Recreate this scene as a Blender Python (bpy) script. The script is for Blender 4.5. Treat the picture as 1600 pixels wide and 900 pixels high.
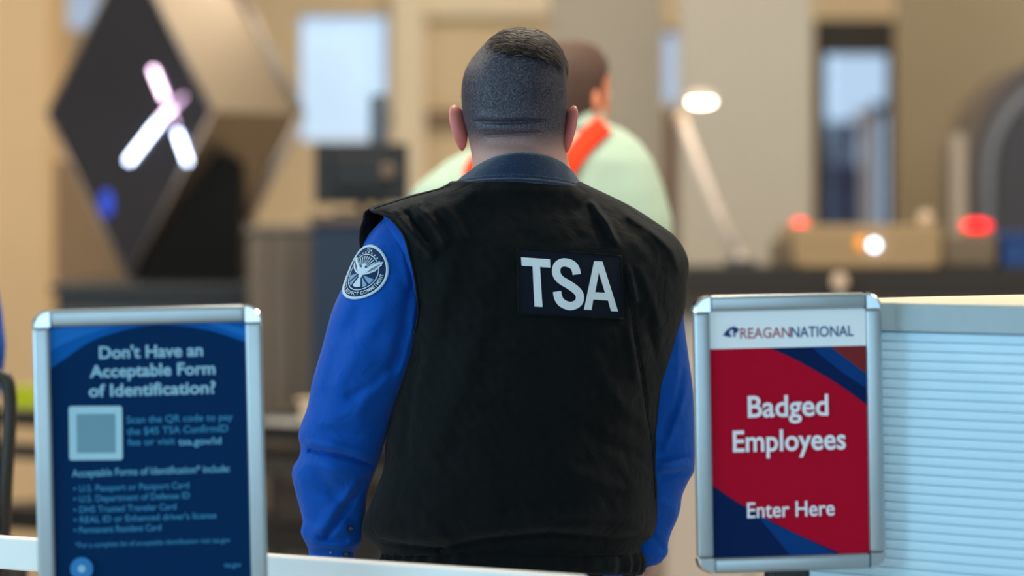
import bpy, bmesh, math, random
import numpy as np
from mathutils import Vector, Matrix, Euler, noise

random.seed(7)
rng = np.random.default_rng(7)
for o in list(bpy.data.objects):
    bpy.data.objects.remove(o, do_unlink=True)
SC = bpy.context.scene
COL = SC.collection

# ------------------------------------------------------------------ camera
F = 6000.0            # focal length in pixels of the 1600x900 frame (135 mm on 36 mm)
CZ = 1.48             # camera height
HY = 345.0            # horizon row of the photograph
cam_d = bpy.data.cameras.new('camera')
cam = bpy.data.objects.new('camera', cam_d); COL.objects.link(cam)
cam.location = (0, 0, CZ); cam.rotation_euler = (math.pi / 2, 0, 0)
cam_d.lens = 135; cam_d.sensor_width = 36; cam_d.sensor_fit = 'HORIZONTAL'
cam_d.shift_y = -(450 - HY) / 1600.0
cam_d.clip_start = 0.1; cam_d.clip_end = 200
cam_d.dof.use_dof = True; cam_d.dof.focus_distance = 5.9; cam_d.dof.aperture_fstop = 2.5
SC.camera = cam

# ------------------------------------------------------------------ world, lights, exposure
w = bpy.data.worlds.new('daylight'); SC.world = w; w.use_nodes = True
bg = w.node_tree.nodes['Background']; bg.inputs[0].default_value = (0.62, 0.80, 1.0, 1); bg.inputs[1].default_value = 1.0

def area(name, loc, rot, sx, sy, energy, col):
    l = bpy.data.lights.new(name, 'AREA'); l.shape = 'RECTANGLE'; l.size = sx; l.size_y = sy
    l.energy = energy; l.color = col
    o = bpy.data.objects.new(name, l); COL.objects.link(o); o.location = loc; o.rotation_euler = rot
    return o
# daylight through the tall window wall on the camera's side of the hall
area('window_daylight', (0.5, -3.9, 2.3), (math.radians(90), 0, 0), 9.0, 3.4, 190, (0.46, 0.79, 1.0))
# and through the side window on the left, in front of the officer's position
area('side_window_daylight', (-6.3, 2.0, 2.1), (math.radians(90), 0, math.radians(-90)), 7.0, 2.6, 330, (0.46, 0.79, 1.0))
CEIL_LIGHTS = [(-3.2, 7.6), (0.2, 7.6), (3.4, 7.6), (-3.2, 10.6), (0.2, 10.6), (3.4, 10.6),
               (-3.2, 13.4), (0.2, 13.4), (3.4, 13.4), (-2.6, 16.0), (0.4, 16.0), (3.2, 16.0)]
for i, (x, y) in enumerate(CEIL_LIGHTS):
    area('ceiling_lamp', (x, y, 4.08), (0, 0, 0), 1.15, 0.55, 105 if y < 8 else 34, (1.0, 0.89, 0.74))
vs = SC.view_settings
vs.view_transform = 'Standard'; vs.look = 'None'; vs.exposure = 0.0; vs.gamma = 1.0; vs.use_curve_mapping = False

# ------------------------------------------------------------------ helpers
def V(px, py, d):
    return ((px - 800.0) / F * d, d, CZ - (py - HY) / F * d)

def lin(c):
    return tuple(((v / 255) / 12.92 if v / 255 <= 0.04045 else (((v / 255) + 0.055) / 1.055) ** 2.4) for v in c)

MATS = {}
def mat(name, rgb, rough=0.6, metal=0.0, var=0.0, vscale=20, bump=0.0, bscale=200, emit=0.0, ecol=None,
        sheen=0.0, spec=0.5, trans=0.0, coat=0.0, sss=0.0, crumple=0.0, cscale=30):
    if name in MATS: return MATS[name]
    m = bpy.data.materials.new(name); m.use_nodes = True
    nt = m.node_tree; b = nt.nodes['Principled BSDF']
    c = lin(rgb) + (1,)
    b.inputs['Base Color'].default_value = c
    b.inputs['Roughness'].default_value = rough; b.inputs['Metallic'].default_value = metal
    b.inputs['Specular IOR Level'].default_value = spec
    if sheen: b.inputs['Sheen Weight'].default_value = sheen; b.inputs['Sheen Roughness'].default_value = 0.4
    if trans: b.inputs['Transmission Weight'].default_value = trans
    if coat: b.inputs['Coat Weight'].default_value = coat; b.inputs['Coat Roughness'].default_value = 0.1
    if sss:
        b.inputs['Subsurface Weight'].default_value = sss; b.inputs['Subsurface Radius'].default_value = (0.012, 0.004, 0.002)
        b.inputs['Subsurface Scale'].default_value = 1.0
    if emit:
        b.inputs['Emission Color'].default_value = (lin(ecol or rgb)) + (1,); b.inputs['Emission Strength'].default_value = emit
    tc = nt.nodes.new('ShaderNodeTexCoord')
    if var:
        n = nt.nodes.new('ShaderNodeTexNoise'); n.inputs['Scale'].default_value = vscale; n.inputs['Detail'].default_value = 5
        nt.links.new(tc.outputs['Object'], n.inputs['Vector'])
        mx = nt.nodes.new('ShaderNodeMix'); mx.data_type = 'RGBA'
        mx.inputs[6].default_value = tuple(v * (1 - var) for v in c[:3]) + (1,)
        mx.inputs[7].default_value = tuple(min(1, v * (1 + var)) for v in c[:3]) + (1,)
        nt.links.new(n.outputs['Fac'], mx.inputs[0]); nt.links.new(mx.outputs[2], b.inputs['Base Color'])
    if bump:
        n2 = nt.nodes.new('ShaderNodeTexNoise'); n2.inputs['Scale'].default_value = bscale; n2.inputs['Detail'].default_value = 3
        nt.links.new(tc.outputs['Object'], n2.inputs['Vector'])
        bp = nt.nodes.new('ShaderNodeBump'); bp.inputs['Strength'].default_value = bump; bp.inputs['Distance'].default_value = 0.002
        nt.links.new(n2.outputs['Fac'], bp.inputs['Height']); nt.links.new(bp.outputs['Normal'], b.inputs['Normal'])
        if crumple:
            n3 = nt.nodes.new('ShaderNodeTexNoise'); n3.inputs['Scale'].default_value = cscale; n3.inputs['Detail'].default_value = 3; n3.inputs['Distortion'].default_value = 0.8
            nt.links.new(tc.outputs['Object'], n3.inputs['Vector'])
            b3 = nt.nodes.new('ShaderNodeBump'); b3.inputs['Strength'].default_value = crumple; b3.inputs['Distance'].default_value = 0.01
            nt.links.new(n3.outputs['Fac'], b3.inputs['Height']); nt.links.new(b3.outputs['Normal'], bp.inputs['Normal'])
    MATS[name] = m
    return m

def tag(o, label=None, cat=None, group=None, kind=None):
    if label: o['label'] = label
    if cat: o['category'] = cat
    if group: o['group'] = group
    if kind: o['kind'] = kind
    return o

def empty(name, loc, rot=(0, 0, 0), label=None, cat=None, group=None, kind=None):
    o = bpy.data.objects.new(name, None); COL.objects.link(o)
    o.location = loc; o.rotation_euler = rot; o.empty_display_size = 0.1
    return tag(o, label, cat, group, kind)

def link(name, me, m, parent=None, world=True, smooth=False):
    o = bpy.data.objects.new(name, me); COL.objects.link(o)
    if m is not None and len(me.materials) == 0: me.materials.append(m)
    if smooth:
        for p in me.polygons: p.use_smooth = True
    if parent is not None:
        o.parent = parent
        if world:
            # a part that is itself in world space leaves nothing to undo
            M = Matrix.Identity(4) if parent.parent is not None else Matrix.Translation(parent.location) @ parent.rotation_euler.to_matrix().to_4x4()
            o.matrix_parent_inverse = M.inverted()
    return o

def mesh(name, verts, faces, m, parent=None, world=True, smooth=False, fix=True):
    me = bpy.data.meshes.new(name)
    me.from_pydata([tuple(map(float, v)) for v in verts], [], faces); me.update()
    if fix:
        bm = bmesh.new(); bm.from_mesh(me); bmesh.ops.recalc_face_normals(bm, faces=bm.faces); bm.to_mesh(me); bm.free()
    return link(name, me, m, parent, world, smooth)

def box_bm(bm, c, s, bevel=0.0, rot=None, seg=2):
    r = bmesh.ops.create_cube(bm, size=1.0)
    vs_ = r['verts']
    M = Matrix.Translation(c) @ (rot.to_matrix().to_4x4() if rot else Matrix.Identity(4)) @ Matrix.Diagonal((s[0], s[1], s[2], 1))
    bmesh.ops.transform(bm, matrix=M, verts=vs_)
    if bevel:
        es = list({e for v in vs_ for e in v.link_edges})
        bmesh.ops.bevel(bm, geom=es, offset=bevel, segments=seg, affect='EDGES', profile=0.5)

def box(name, c, s, m, parent=None, bevel=0.0, world=True, rot=None, seg=2, smooth=False):
    bm = bmesh.new(); box_bm(bm, c, s, bevel, rot, seg)
    me = bpy.data.meshes.new(name); bm.to_mesh(me); bm.free()
    return link(name, me, m, parent, world, smooth)

def loft_vf(rings, cap0=True, cap1=True):
    n = len(rings[0]); verts = [v for r in rings for v in r]; faces = []
    for j in range(len(rings) - 1):
        for i in range(n):
            a = j * n + i; b = j * n + (i + 1) % n
            faces.append((a, b, b + n, a + n))
    if cap0: faces.append(tuple(range(n)))
    if cap1: faces.append(tuple(range((len(rings) - 1) * n, len(rings) * n)))
    return verts, faces

def tube_vf(pts, rad, n=12, flat=None):
    """round tube along a 3-D path with a radius per point"""
    pts = [Vector(p) for p in pts]; rings = []
    up = Vector((0, 0, 1))
    t0 = (pts[1] - pts[0]).normalized()
    if abs(t0.dot(up)) > 0.9: up = Vector((0, 1, 0))
    side = t0.cross(up).normalized()
    for i, p in enumerate(pts):
        t = (pts[min(i + 1, len(pts) - 1)] - pts[max(i - 1, 0)]).normalized()
        side = (side - t * side.dot(t)).normalized(); nrm = t.cross(side)
        fx, fy = flat if flat else (1, 1)
        rings.append([p + (side * math.cos(2 * math.pi * k / n) * fx + nrm * math.sin(2 * math.pi * k / n) * fy) * rad[i] for k in range(n)])
    return loft_vf(rings)

def tube(name, pts, rad, m, parent=None, n=12, world=True, flat=None, smooth=True):
    if not hasattr(rad, '__len__'): rad = [rad] * len(pts)
    v, f = tube_vf(pts, rad, n, flat)
    return mesh(name, v, f, m, parent, world, smooth)

def merge_vf(parts):
    V_, F_ = [], []
    for v, f in parts:
        k = len(V_); V_ += list(v); F_ += [tuple(i + k for i in q) for q in f]
    return V_, F_

def sphere_vf(c, r, nu=20, nv=12, M=None):
    vv, ff = [], []
    for j in range(nv + 1):
        ph = math.pi * (j / nv) - math.pi / 2
        ph = max(-math.pi / 2 + 0.02, min(math.pi / 2 - 0.02, ph))
        for i in range(nu):
            t = 2 * math.pi * i / nu
            p = Vector((r[0] * math.cos(ph) * math.cos(t), r[1] * math.cos(ph) * math.sin(t), r[2] * math.sin(ph)))
            if M is not None: p = M @ p
            vv.append(p + Vector(c))
    for j in range(nv):
        for i in range(nu):
            a = j * nu + i; b = j * nu + (i + 1) % nu
            ff.append((a, b, b + nu, a + nu))
    ff.append(tuple(range(nu))); ff.append(tuple(range(nv * nu, nv * nu + nu)))
    return vv, ff

def prism(name, poly, y0, y1, m, parent=None, world=True):
    """poly of (x,z) pushed from y0 to y1"""
    n = len(poly)
    v = [(x, y0, z) for x, z in poly] + [(x, y1, z) for x, z in poly]
    f = [tuple(range(n)), tuple(range(n, 2 * n))] + [(i, (i + 1) % n, (i + 1) % n + n, i + n) for i in range(n)]
    return mesh(name, v, f, m, parent, world)

def interp(tab, x, col):
    xs = [t[0] for t in tab]; ys = [t[col] for t in tab]
    return np.interp(x, xs, ys)

def smooth_tab(tab, x, col):
    """monotone-ish cubic (Catmull-Rom) through a table"""
    xs = np.array([t[0] for t in tab], float); ys = np.array([t[col] for t in tab], float)
    m = np.gradient(ys, xs)
    x = np.clip(np.asarray(x, float), xs[0], xs[-1])
    i = np.clip(np.searchsorted(xs, x) - 1, 0, len(xs) - 2)
    h = xs[i + 1] - xs[i]; t = (x - xs[i]) / h
    return ((2 * t**3 - 3 * t**2 + 1) * ys[i] + (t**3 - 2 * t**2 + t) * h * m[i] + (-2 * t**3 + 3 * t**2) * ys[i + 1] + (t**3 - t**2) * h * m[i + 1])

def fold_field(X, Y, folds):
    """relief of cloth folds: each fold is (polyline in photo pixels, width px, height m)"""
    out = np.zeros_like(X, float)
    for poly, wd, amp in folds:
        best = np.full_like(out, 1e9); tot = 0
        for (x0, y0), (x1, y1) in zip(poly[:-1], poly[1:]):
            dx, dy = x1 - x0, y1 - y0; L2 = dx * dx + dy * dy
            t = np.clip(((X - x0) * dx + (Y - y0) * dy) / L2, 0, 1)
            best = np.minimum(best, np.hypot(X - x0 - t * dx, Y - y0 - t * dy))
        out += amp * np.exp(-(best / wd) ** 2)
    return out

def wave(X, Y, seed, sc, amp):
    r = np.random.default_rng(seed); out = np.zeros_like(X, float)
    for k in range(7):
        a = r.uniform(0, math.pi); f = (2 * math.pi / sc) * r.uniform(0.6, 1.7); p = r.uniform(0, 6.28)
        out += np.sin((X * math.cos(a) + Y * math.sin(a)) * f + p)
    return out * amp / 3.0

_txt = {}
def text_vf(s, bold=0.0):
    key = (s, bold)
    if key in _txt: return _txt[key]
    cu = bpy.data.curves.new('t', 'FONT'); cu.body = s; cu.size = 1.0; cu.offset = bold; cu.resolution_u = 4
    o = bpy.data.objects.new('t', cu); COL.objects.link(o)
    dg = bpy.context.evaluated_depsgraph_get(); dg.update()
    me = bpy.data.meshes.new_from_object(o.evaluated_get(dg))
    v = [tuple(q.co) for q in me.vertices]; f = [tuple(p.vertices) for p in me.polygons]
    bpy.data.objects.remove(o, do_unlink=True); bpy.data.curves.remove(cu); bpy.data.meshes.remove(me)
    _txt[key] = (v, f)
    return v, f

# ------------------------------------------------------------------ materials
M_SIDEW = mat('neutral_grey_plaster', (150, 154, 156), 0.9, var=0.04, vscale=2)
M_WALL = mat('tan_plaster', (220, 200, 166), 0.85, var=0.05, vscale=1.5, bump=0.05, bscale=60)
M_CREAM = mat('cream_plaster', (238, 224, 198), 0.8, var=0.04, vscale=2)
M_GREIGE = mat('greige_laminate', (172, 162, 146), 0.6, var=0.05, vscale=2)
M_GREIGE2 = mat('pale_greige_laminate', (188, 180, 166), 0.6, var=0.04, vscale=2)
M_OCHRE = mat('ochre_plaster', (164, 150, 124), 0.85, var=0.05, vscale=2)
M_COLUMN = mat('warm_column_plaster', (232, 202, 160), 0.85, var=0.03, vscale=3)
M_FLOOR = mat('terrazzo_floor', (176, 164, 150), 0.35, var=0.12, vscale=40)
M_CEIL = mat('white_ceiling', (225, 220, 210), 0.9, var=0.03)
M_BLACKF = mat('black_vest_twill', (11, 15, 16), 0.9, var=0.35, vscale=90, bump=0.5, bscale=700, sheen=0.06, spec=0.15, crumple=0.5, cscale=22)
M_FLEECE = mat('navy_fleece', (30, 48, 74), 0.95, var=0.45, vscale=420, bump=1.0, bscale=700, sheen=0.5, spec=0.1)
M_BLUE = mat('royal_blue_cotton', (2, 76, 168), 0.8, var=0.10, vscale=60, bump=0.3, bscale=900, sheen=0.1, spec=0.15, crumple=0.4, cscale=26)
M_PATCH = mat('patch_navy_weave', (14, 22, 36), 0.9, bump=0.6, bscale=1300, spec=0.2)
M_LETTER = mat('white_embroidery', (232, 240, 246), 0.8, bump=0.5, bscale=1300, spec=0.2)
M_SEAL_N = mat('seal_navy_thread', (26, 50, 84), 0.85, bump=0.4, bscale=1500, spec=0.2)
M_SEAL_W = mat('seal_pale_thread', (190, 208, 224), 0.8, bump=0.4, bscale=1500, spec=0.2)
M_SKIN = mat('skin', (205, 150, 130), 0.5, var=0.08, vscale=40, sss=0.15)
M_TROUS = mat('dark_navy_trousers', (22, 26, 36), 0.9, bump=0.3, bscale=700)
M_SHOE = mat('black_leather', (14, 14, 15), 0.35)
M_ALU = mat('satin_aluminium', (172, 180, 184), 0.36, 0.7, var=0.05, vscale=30)
M_CHROME = mat('polished_corner_metal', (200, 206, 210), 0.16, 1.0)
M_RAILW = mat('white_rail_paint', (226, 228, 228), 0.45)
M_STEEL = mat('brushed_steel', (150, 154, 156), 0.35, 0.9)
M_BLACKP = mat('black_plastic', (16, 16, 17), 0.45)
M_DARKG = mat('dark_grey_laminate', (54, 58, 62), 0.5, var=0.05)
M_TAUPE = mat('taupe_laminate', (112, 98, 84), 0.55, var=0.06, vscale=3)

# ------------------------------------------------------------------ the hall
def struct(o): o['kind'] = 'structure'; return o
def slab(name, x0, x1, y0, y1, z0, z1, m, parent=None, bevel=0.0):
    return box(name, ((x0 + x1) / 2, (y0 + y1) / 2, (z0 + z1) / 2), (x1 - x0, y1 - y0, z1 - z0), m, parent, bevel)

HX, HYB, HYF, HZ = 6.5, 18.0, -4.2, 4.2
struct(slab('floor', -HX, HX, HYF, HYB + 0.2, -0.1, 0, M_FLOOR))
struct(slab('ceiling', -HX, HX, HYF, HYB + 0.2, HZ, HZ + 0.1, M_CEIL))
struct(slab('wall_right', HX, HX + 0.15, HYF, HYB, 0, HZ, M_SIDEW))

def pxr(x0, x1, y0, y1, d):
    a = V(x0, y1, d); b = V(x1, y0, d)
    return a[0], b[0], a[2], b[2]

# back wall with two openings: the bright window and the glazed door niche
def wall_with_holes(name, y0, y1, x0, x1, z0, z1, holes, m):
    xs = sorted({x0, x1, *[h[0] for h in holes], *[h[1] for h in holes]})
    zs = sorted({z0, z1, *[h[2] for h in holes], *[h[3] for h in holes]})
    bm = bmesh.new()
    for i in range(len(xs) - 1):
        for j in range(len(zs) - 1):
            cx, cz = (xs[i] + xs[i + 1]) / 2, (zs[j] + zs[j + 1]) / 2
            if any(h[0] < cx < h[1] and h[2] < cz < h[3] for h in holes): continue
            box_bm(bm, (cx, (y0 + y1) / 2, cz), (xs[i + 1] - xs[i], y1 - y0, zs[j + 1] - zs[j]))
    me = bpy.data.meshes.new(name); bm.to_mesh(me); bm.free()
    return struct(link(name, me, m))
W1 = pxr(466, 606, 22, 222, HYB)
D1 = pxr(1272, 1398, 30, 520, HYB); D1 = (D1[0], D1[1], 0.0, D1[3])
W3 = pxr(84, 160, -40, 50, HYB)
W4 = pxr(1030, 1074, 45, 165, HYB)
wall_with_holes('wall_back', HYB, HYB + 0.15, -HX, HX, 0, HZ, [W1, D1, W3, W4], M_WALL)

M_SKYPANE = mat('daylit_glass', (190, 218, 246), 0.1, emit=0.6, ecol=(184, 214, 248))
M_SKYPANE2 = mat('dim_daylit_glass', (160, 185, 215), 0.1, emit=0.55, ecol=(176, 196, 226))
M_MULL = mat('bronze_frame', (60, 54, 48), 0.5, 0.3)
def window(name, r, m, pane_mat, fw=0.03):
    t = empty(name, ((r[0] + r[1]) / 2, HYB + 0.05, r[2])); struct(t)
    y = HYB + 0.06
    for nm, a in (('frame_side', (r[0], r[0] + fw, r[2], r[3])), ('frame_side', (r[1] - fw, r[1], r[2], r[3])),
                  ('frame_head', (r[0], r[1], r[3] - fw, r[3])), ('frame_sill', (r[0], r[1], r[2], r[2] + fw))):
        slab(nm, a[0], a[1], y - 0.03, y + 0.03, a[2], a[3], m, t)
    slab('pane', r[0] + fw, r[1] - fw, y, y + 0.008, r[2] + fw, r[3] - fw, pane_mat, t)
    return t
M_WFRAME = mat('pale_window_frame', (200, 205, 210), 0.5)
window('window_1', W1, M_WFRAME, M_SKYPANE, 0.012)
window('window_3', W3, M_WFRAME, M_SKYPANE2, 0.02)
window('window_4', W4, M_WFRAME, M_SKYPANE2, 0.02)

# door niche: dark frame, bright daylight above, paler structures seen through the lower glass
dr = empty('door_1', ((D1[0] + D1[1]) / 2, HYB, 0)); struct(dr)
yD = HYB + 0.06
zt = V(0, 84, HYB)[2]
slab('frame_side', D1[0], D1[0] + 0.055, yD - 0.06, yD + 0.06, 0, D1[3], M_MULL, dr)
slab('frame_side', D1[1] - 0.03, D1[1], yD - 0.06, yD + 0.06, 0, D1[3], M_MULL, dr)
slab('transom', D1[0] + 0.055, D1[1] - 0.03, yD - 0.05, yD + 0.05, zt, D1[3], mat('dark_transom', (52, 48, 46), 0.5), dr)
M_CLEAR = mat('clear_glass', (235, 242, 248), 0.02, trans=1.0)
slab('pane', D1[0] + 0.055, D1[1] - 0.03, yD, yD + 0.006, 0.05, zt, M_CLEAR, dr)
slab('threshold', D1[0] + 0.055, D1[1] - 0.03, yD - 0.05, yD + 0.05, 0, 0.05, M_MULL, dr)
# what stands outside the glazed door
M_OUTG = mat('outdoor_grey_cladding', (120, 126, 142), 0.8)
M_OUTB = mat('outdoor_slate_cladding', (62, 68, 92), 0.8)
M_OUTP = mat('outdoor_pink_concrete', (206, 176, 160), 0.8)
def outside(name, x0, x1, y0, d, m, lab, cat, depth=0.5):
    a = pxr(x0, x1, y0, 900, d)
    t = empty(name, ((a[0] + a[1]) / 2, d, 0), label=lab, cat=cat)
    slab('shaft', a[0], a[1], d, d + depth, -0.1, a[3], m, t)
    slab('cap', a[0] - 0.03, a[1] + 0.03, d - 0.03, d + depth + 0.03, a[3], a[3] + 0.06, m, t)
    return t
outside('outdoor_block', 1288, 1342, 205, 23, M_OUTG, 'grey clad block outside the glazed door', 'building', 1.5)
outside('outdoor_kiosk', 1300, 1350, 275, 21.5, M_OUTB, 'dark slate blue kiosk outside the glazed door', 'building', 1.0)
outside('concrete_pillar', 1348, 1366, 188, 21, M_OUTP, 'pinkish concrete pillar outside the glazed door', 'pillar', 0.12)
outside('dark_post', 1371, 1379, 178, 20.5, M_OUTB, 'thin dark post outside the glazed door', 'post', 0.06)
struct(slab('ground_outside', 2, 5.5, HYB + 0.2, 26, -0.12, -0.02, mat('outdoor_paving', (150, 150, 150), 0.9)))

# wall panelling on the back wall
def wpanel(name, x0, x1, y0, y1, d, m, t=0.06):
    a = pxr(x0, x1, y0, y1, d)
    o = slab(name, a[0], a[1], d, d + t, max(0, a[2]), min(HZ, a[3]), m, bevel=0.006); struct(o); return o
wpanel('trim_1', 612, 664, -300, 1000, HYB - 0.12, M_CREAM, 0.12)
wpanel('trim_2', 664, 862, -300, 26, HYB - 0.06, M_CREAM)
wpanel('trim_3', 590, 860, 172, 196, HYB - 0.05, mat('brown_rail', (128, 104, 84), 0.6), 0.05)
# partition bays to the right of the officer
wpanel('wall_partition', 858, 1036, -420, 1300, 15.2, M_GREIGE, 0.12)
wpanel('wall_partition_bay', 1062, 1268, -420, 1300, 14.8, M_GREIGE2, 0.12)
wpanel('wall_partition_end', 1402, 1720, -520, 1300, 16.4, M_OCHRE, 0.12)
wpanel('trim_4', 1038, 1062, 170, 1300, 15.6, mat('mauve_brown_trim', (150, 132, 122), 0.7), 0.05)
# column on the left
cx0, cx1 = V(-190, 0, 16)[0], V(75, 0, 16)[0]
struct(slab('wall_column', cx0, cx1, 16, 16.7, 0, HZ, M_COLUMN, bevel=0.015))
# wall and window front on the camera's side
wf = [( -4.2, 5.2, 0.5, 4.0)]
wall_with_holes('wall_front', HYF - 0.15, HYF, -HX, HX, 0, HZ, wf, M_SIDEW)
wl_o = wall_with_holes('wall_left', HX, HX + 0.15, HYF, HYB, 0, HZ, [(-1.6, 5.6, 0.7, 3.5)], M_SIDEW)
wl_o.data.transform(Matrix(((0, -1, 0, 0), (1, 0, 0, 0), (0, 0, 1, 0), (0, 0, 0, 1))))
wle = empty('window_5', (-HX - 0.07, 2.0, 0.7)); struct(wle)
for y in np.linspace(-1.6, 5.6, 6):
    slab('mullion', -HX - 0.12, -HX - 0.04, y - 0.03, y + 0.03, 0.7, 3.5, M_ALU, wle)
for z in (0.73, 3.47):
    slab('transom', -HX - 0.11, -HX - 0.05, -1.6, 5.6, z - 0.03, z + 0.03, M_ALU, wle)
wfe = empty('window_2', (0.5, HYF - 0.07, 0.5)); struct(wfe)
for x in np.linspace(-4.2, 5.2, 7):
    slab('mullion', x - 0.03, x + 0.03, HYF - 0.12, HYF - 0.04, 0.5, 4.0, M_ALU, wfe)
for z in (0.53, 2.2, 3.97):
    slab('transom', -4.2, 5.2, HYF - 0.11, HYF - 0.05, z - 0.03, z + 0.03, M_ALU, wfe)

# ceiling light fittings
M_DIFF = mat('lit_diffuser', (255, 236, 205), 0.5, emit=3.0, ecol=(255, 226, 184))
M_FIT = mat('white_fitting', (230, 230, 228), 0.5)
for i, (x, y) in enumerate(CEIL_LIGHTS):
    t = empty('ceiling_light', (x, y, HZ), label='long white ceiling light with a warm diffuser', cat='ceiling light', group='ceiling lights over the hall')
    slab('housing', x - 0.62, x + 0.62, y - 0.32, y + 0.32, HZ - 0.06, HZ, M_FIT, t, 0.01)
    slab('diffuser', x - 0.57, x + 0.57, y - 0.27, y + 0.27, HZ - 0.075, HZ - 0.06, M_DIFF, t)

# ------------------------------------------------------------------ podium on the right
M_PTOP = mat('maple_counter_top', (236, 218, 190), 0.45, var=0.06, vscale=8)
M_PBAND = mat('scuffed_grey_band', (150, 166, 172), 0.5, var=0.12, vscale=26)
M_SLAT = mat('pale_blue_slat', (184, 216, 232), 0.45, var=0.03, vscale=6)
M_SLATB = mat('slat_backing', (150, 190, 212), 0.8)
zt_p = 1.364
P0 = Vector((0.389 - 0.01, 5.62, 0))
pod = empty('podium', (P0.x, P0.y, 0), (0, 0, math.radians(-45)), 'pale blue slatted podium with a grey edge band and maple top', 'podium')
PL, PD = 1.0, 0.85     # local x runs along the visible front, local y goes back
slab('body', 0.016, PL - 0.016, 0.016, PD - 0.016, 0.06, zt_p - 0.04, M_SLATB, None).parent = pod
slab('plinth', 0.05, PL - 0.05, 0.05, PD - 0.05, 0.0, 0.06, M_DARKG, None).parent = pod
b_ = box('edge_band', (PL / 2, PD / 2, zt_p - 0.0215), (PL, PD, 0.039), M_PBAND, pod, 0.0015, world=False)
box('counter_top', (PL / 2, PD / 2, zt_p - 0.001), (PL, PD, 0.002), M_PTOP, pod, 0.0006, world=False)
pitch = 0.01345
ns = int((zt_p - 0.042 - 0.06) / pitch)
bm = bmesh.new()
hs = pitch
prof = [(0.014, -hs * 0.5), (0.014, hs * 0.5), (0.0086, hs * 0.49), (0.0076, hs * 0.40), (0.0072, hs * 0.05), (0.0074, -hs * 0.34), (0.0088, -hs * 0.47)]
def slat_mesh(L, name):
    v = [(0.004, y, z) for y, z in prof] + [(L - 0.004, y, z) for y, z in prof]; n = len(prof)
    f = [tuple(range(n)), tuple(range(n, 2 * n))] + [(i, (i + 1) % n, (i + 1) % n + n, i + n) for i in range(n)]
    me = bpy.data.meshes.new(name); me.from_pydata(v, [], f); me.update()
    b = bmesh.new(); b.from_mesh(me); bmesh.ops.recalc_face_normals(b, faces=b.faces); b.to_mesh(me); b.free()
    me.materials.append(M_SLAT); return me
sm1, sm2 = slat_mesh(PL, 'slat'), slat_mesh(PD, 'slat')
for k in range(ns):
    z = zt_p - 0.0425 - pitch * (k + 0.5)
    o = bpy.data.objects.new('slat', sm1); COL.objects.link(o); o.parent = pod; o.location = (0, 0, z)
    o = bpy.data.objects.new('slat', sm2); COL.objects.link(o); o.parent = pod
    o.location = (0, PD, z); o.rotation_euler = (0, 0, -math.pi / 2)
    o = bpy.data.objects.new('slat', sm2); COL.objects.link(o); o.parent = pod
    o.location = (PL, 0, z); o.rotation_euler = (0, 0, math.pi / 2)

# ------------------------------------------------------------------ white barrier rail across the bottom
A = Vector((-0.776, 5.818, 0)); B = Vector((0.0, 5.236, 0)); dv = (B - A).normalized()
r0 = A - dv * 1.3; r1 = B + dv * 0.10; ang = math.atan2(dv.y, dv.x); RL = (r1 - r0).length
rail = empty('barrier_rail', r0, (0, 0, ang), 'white barrier rail with a flat top between sign and officer', 'barrier')
box('top_rail', (RL / 2, 0.02, 0.976), (RL, 0.04, 0.048), M_RAILW, rail, 0.003, world=False)
box('bottom_rail', (RL / 2, 0.02, 0.16), (RL, 0.03, 0.04), M_RAILW, rail, 0.003, world=False)
for x in (0.05, RL / 2 - 0.35, RL - 0.03):
    box('post', (x, 0.02, 0.482), (0.036, 0.036, 0.94), M_RAILW, rail, 0.003, world=False)
    box('foot_plate', (x, 0.02, 0.006), (0.14, 0.14, 0.012), M_STEEL, rail, 0.002, world=False)

# ------------------------------------------------------------------ sign stands
def clip_rect(poly, x0, y0, x1, y1):
    def cl(P, ins, inter):
        out = []
        for i in range(len(P)):
            a, b = P[i - 1], P[i]
            if ins(b):
                if not ins(a): out.append(inter(a, b))
                out.append(b)
            elif ins(a): out.append(inter(a, b))
        return out
    def ix(c): return lambda a, b: (c, a[1] + (b[1] - a[1]) * (c - a[0]) / (b[0] - a[0]))
    def iy(c): return lambda a, b: (a[0] + (b[0] - a[0]) * (c - a[1]) / (b[1] - a[1]), c)
    for ins, it in ((lambda p: p[0] >= x0, ix(x0)), (lambda p: p[0] <= x1, ix(x1)), (lambda p: p[1] >= y0, iy(y0)), (lambda p: p[1] <= y1, iy(y1))):
        if poly: poly = cl(poly, ins, it)
    return poly

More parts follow.
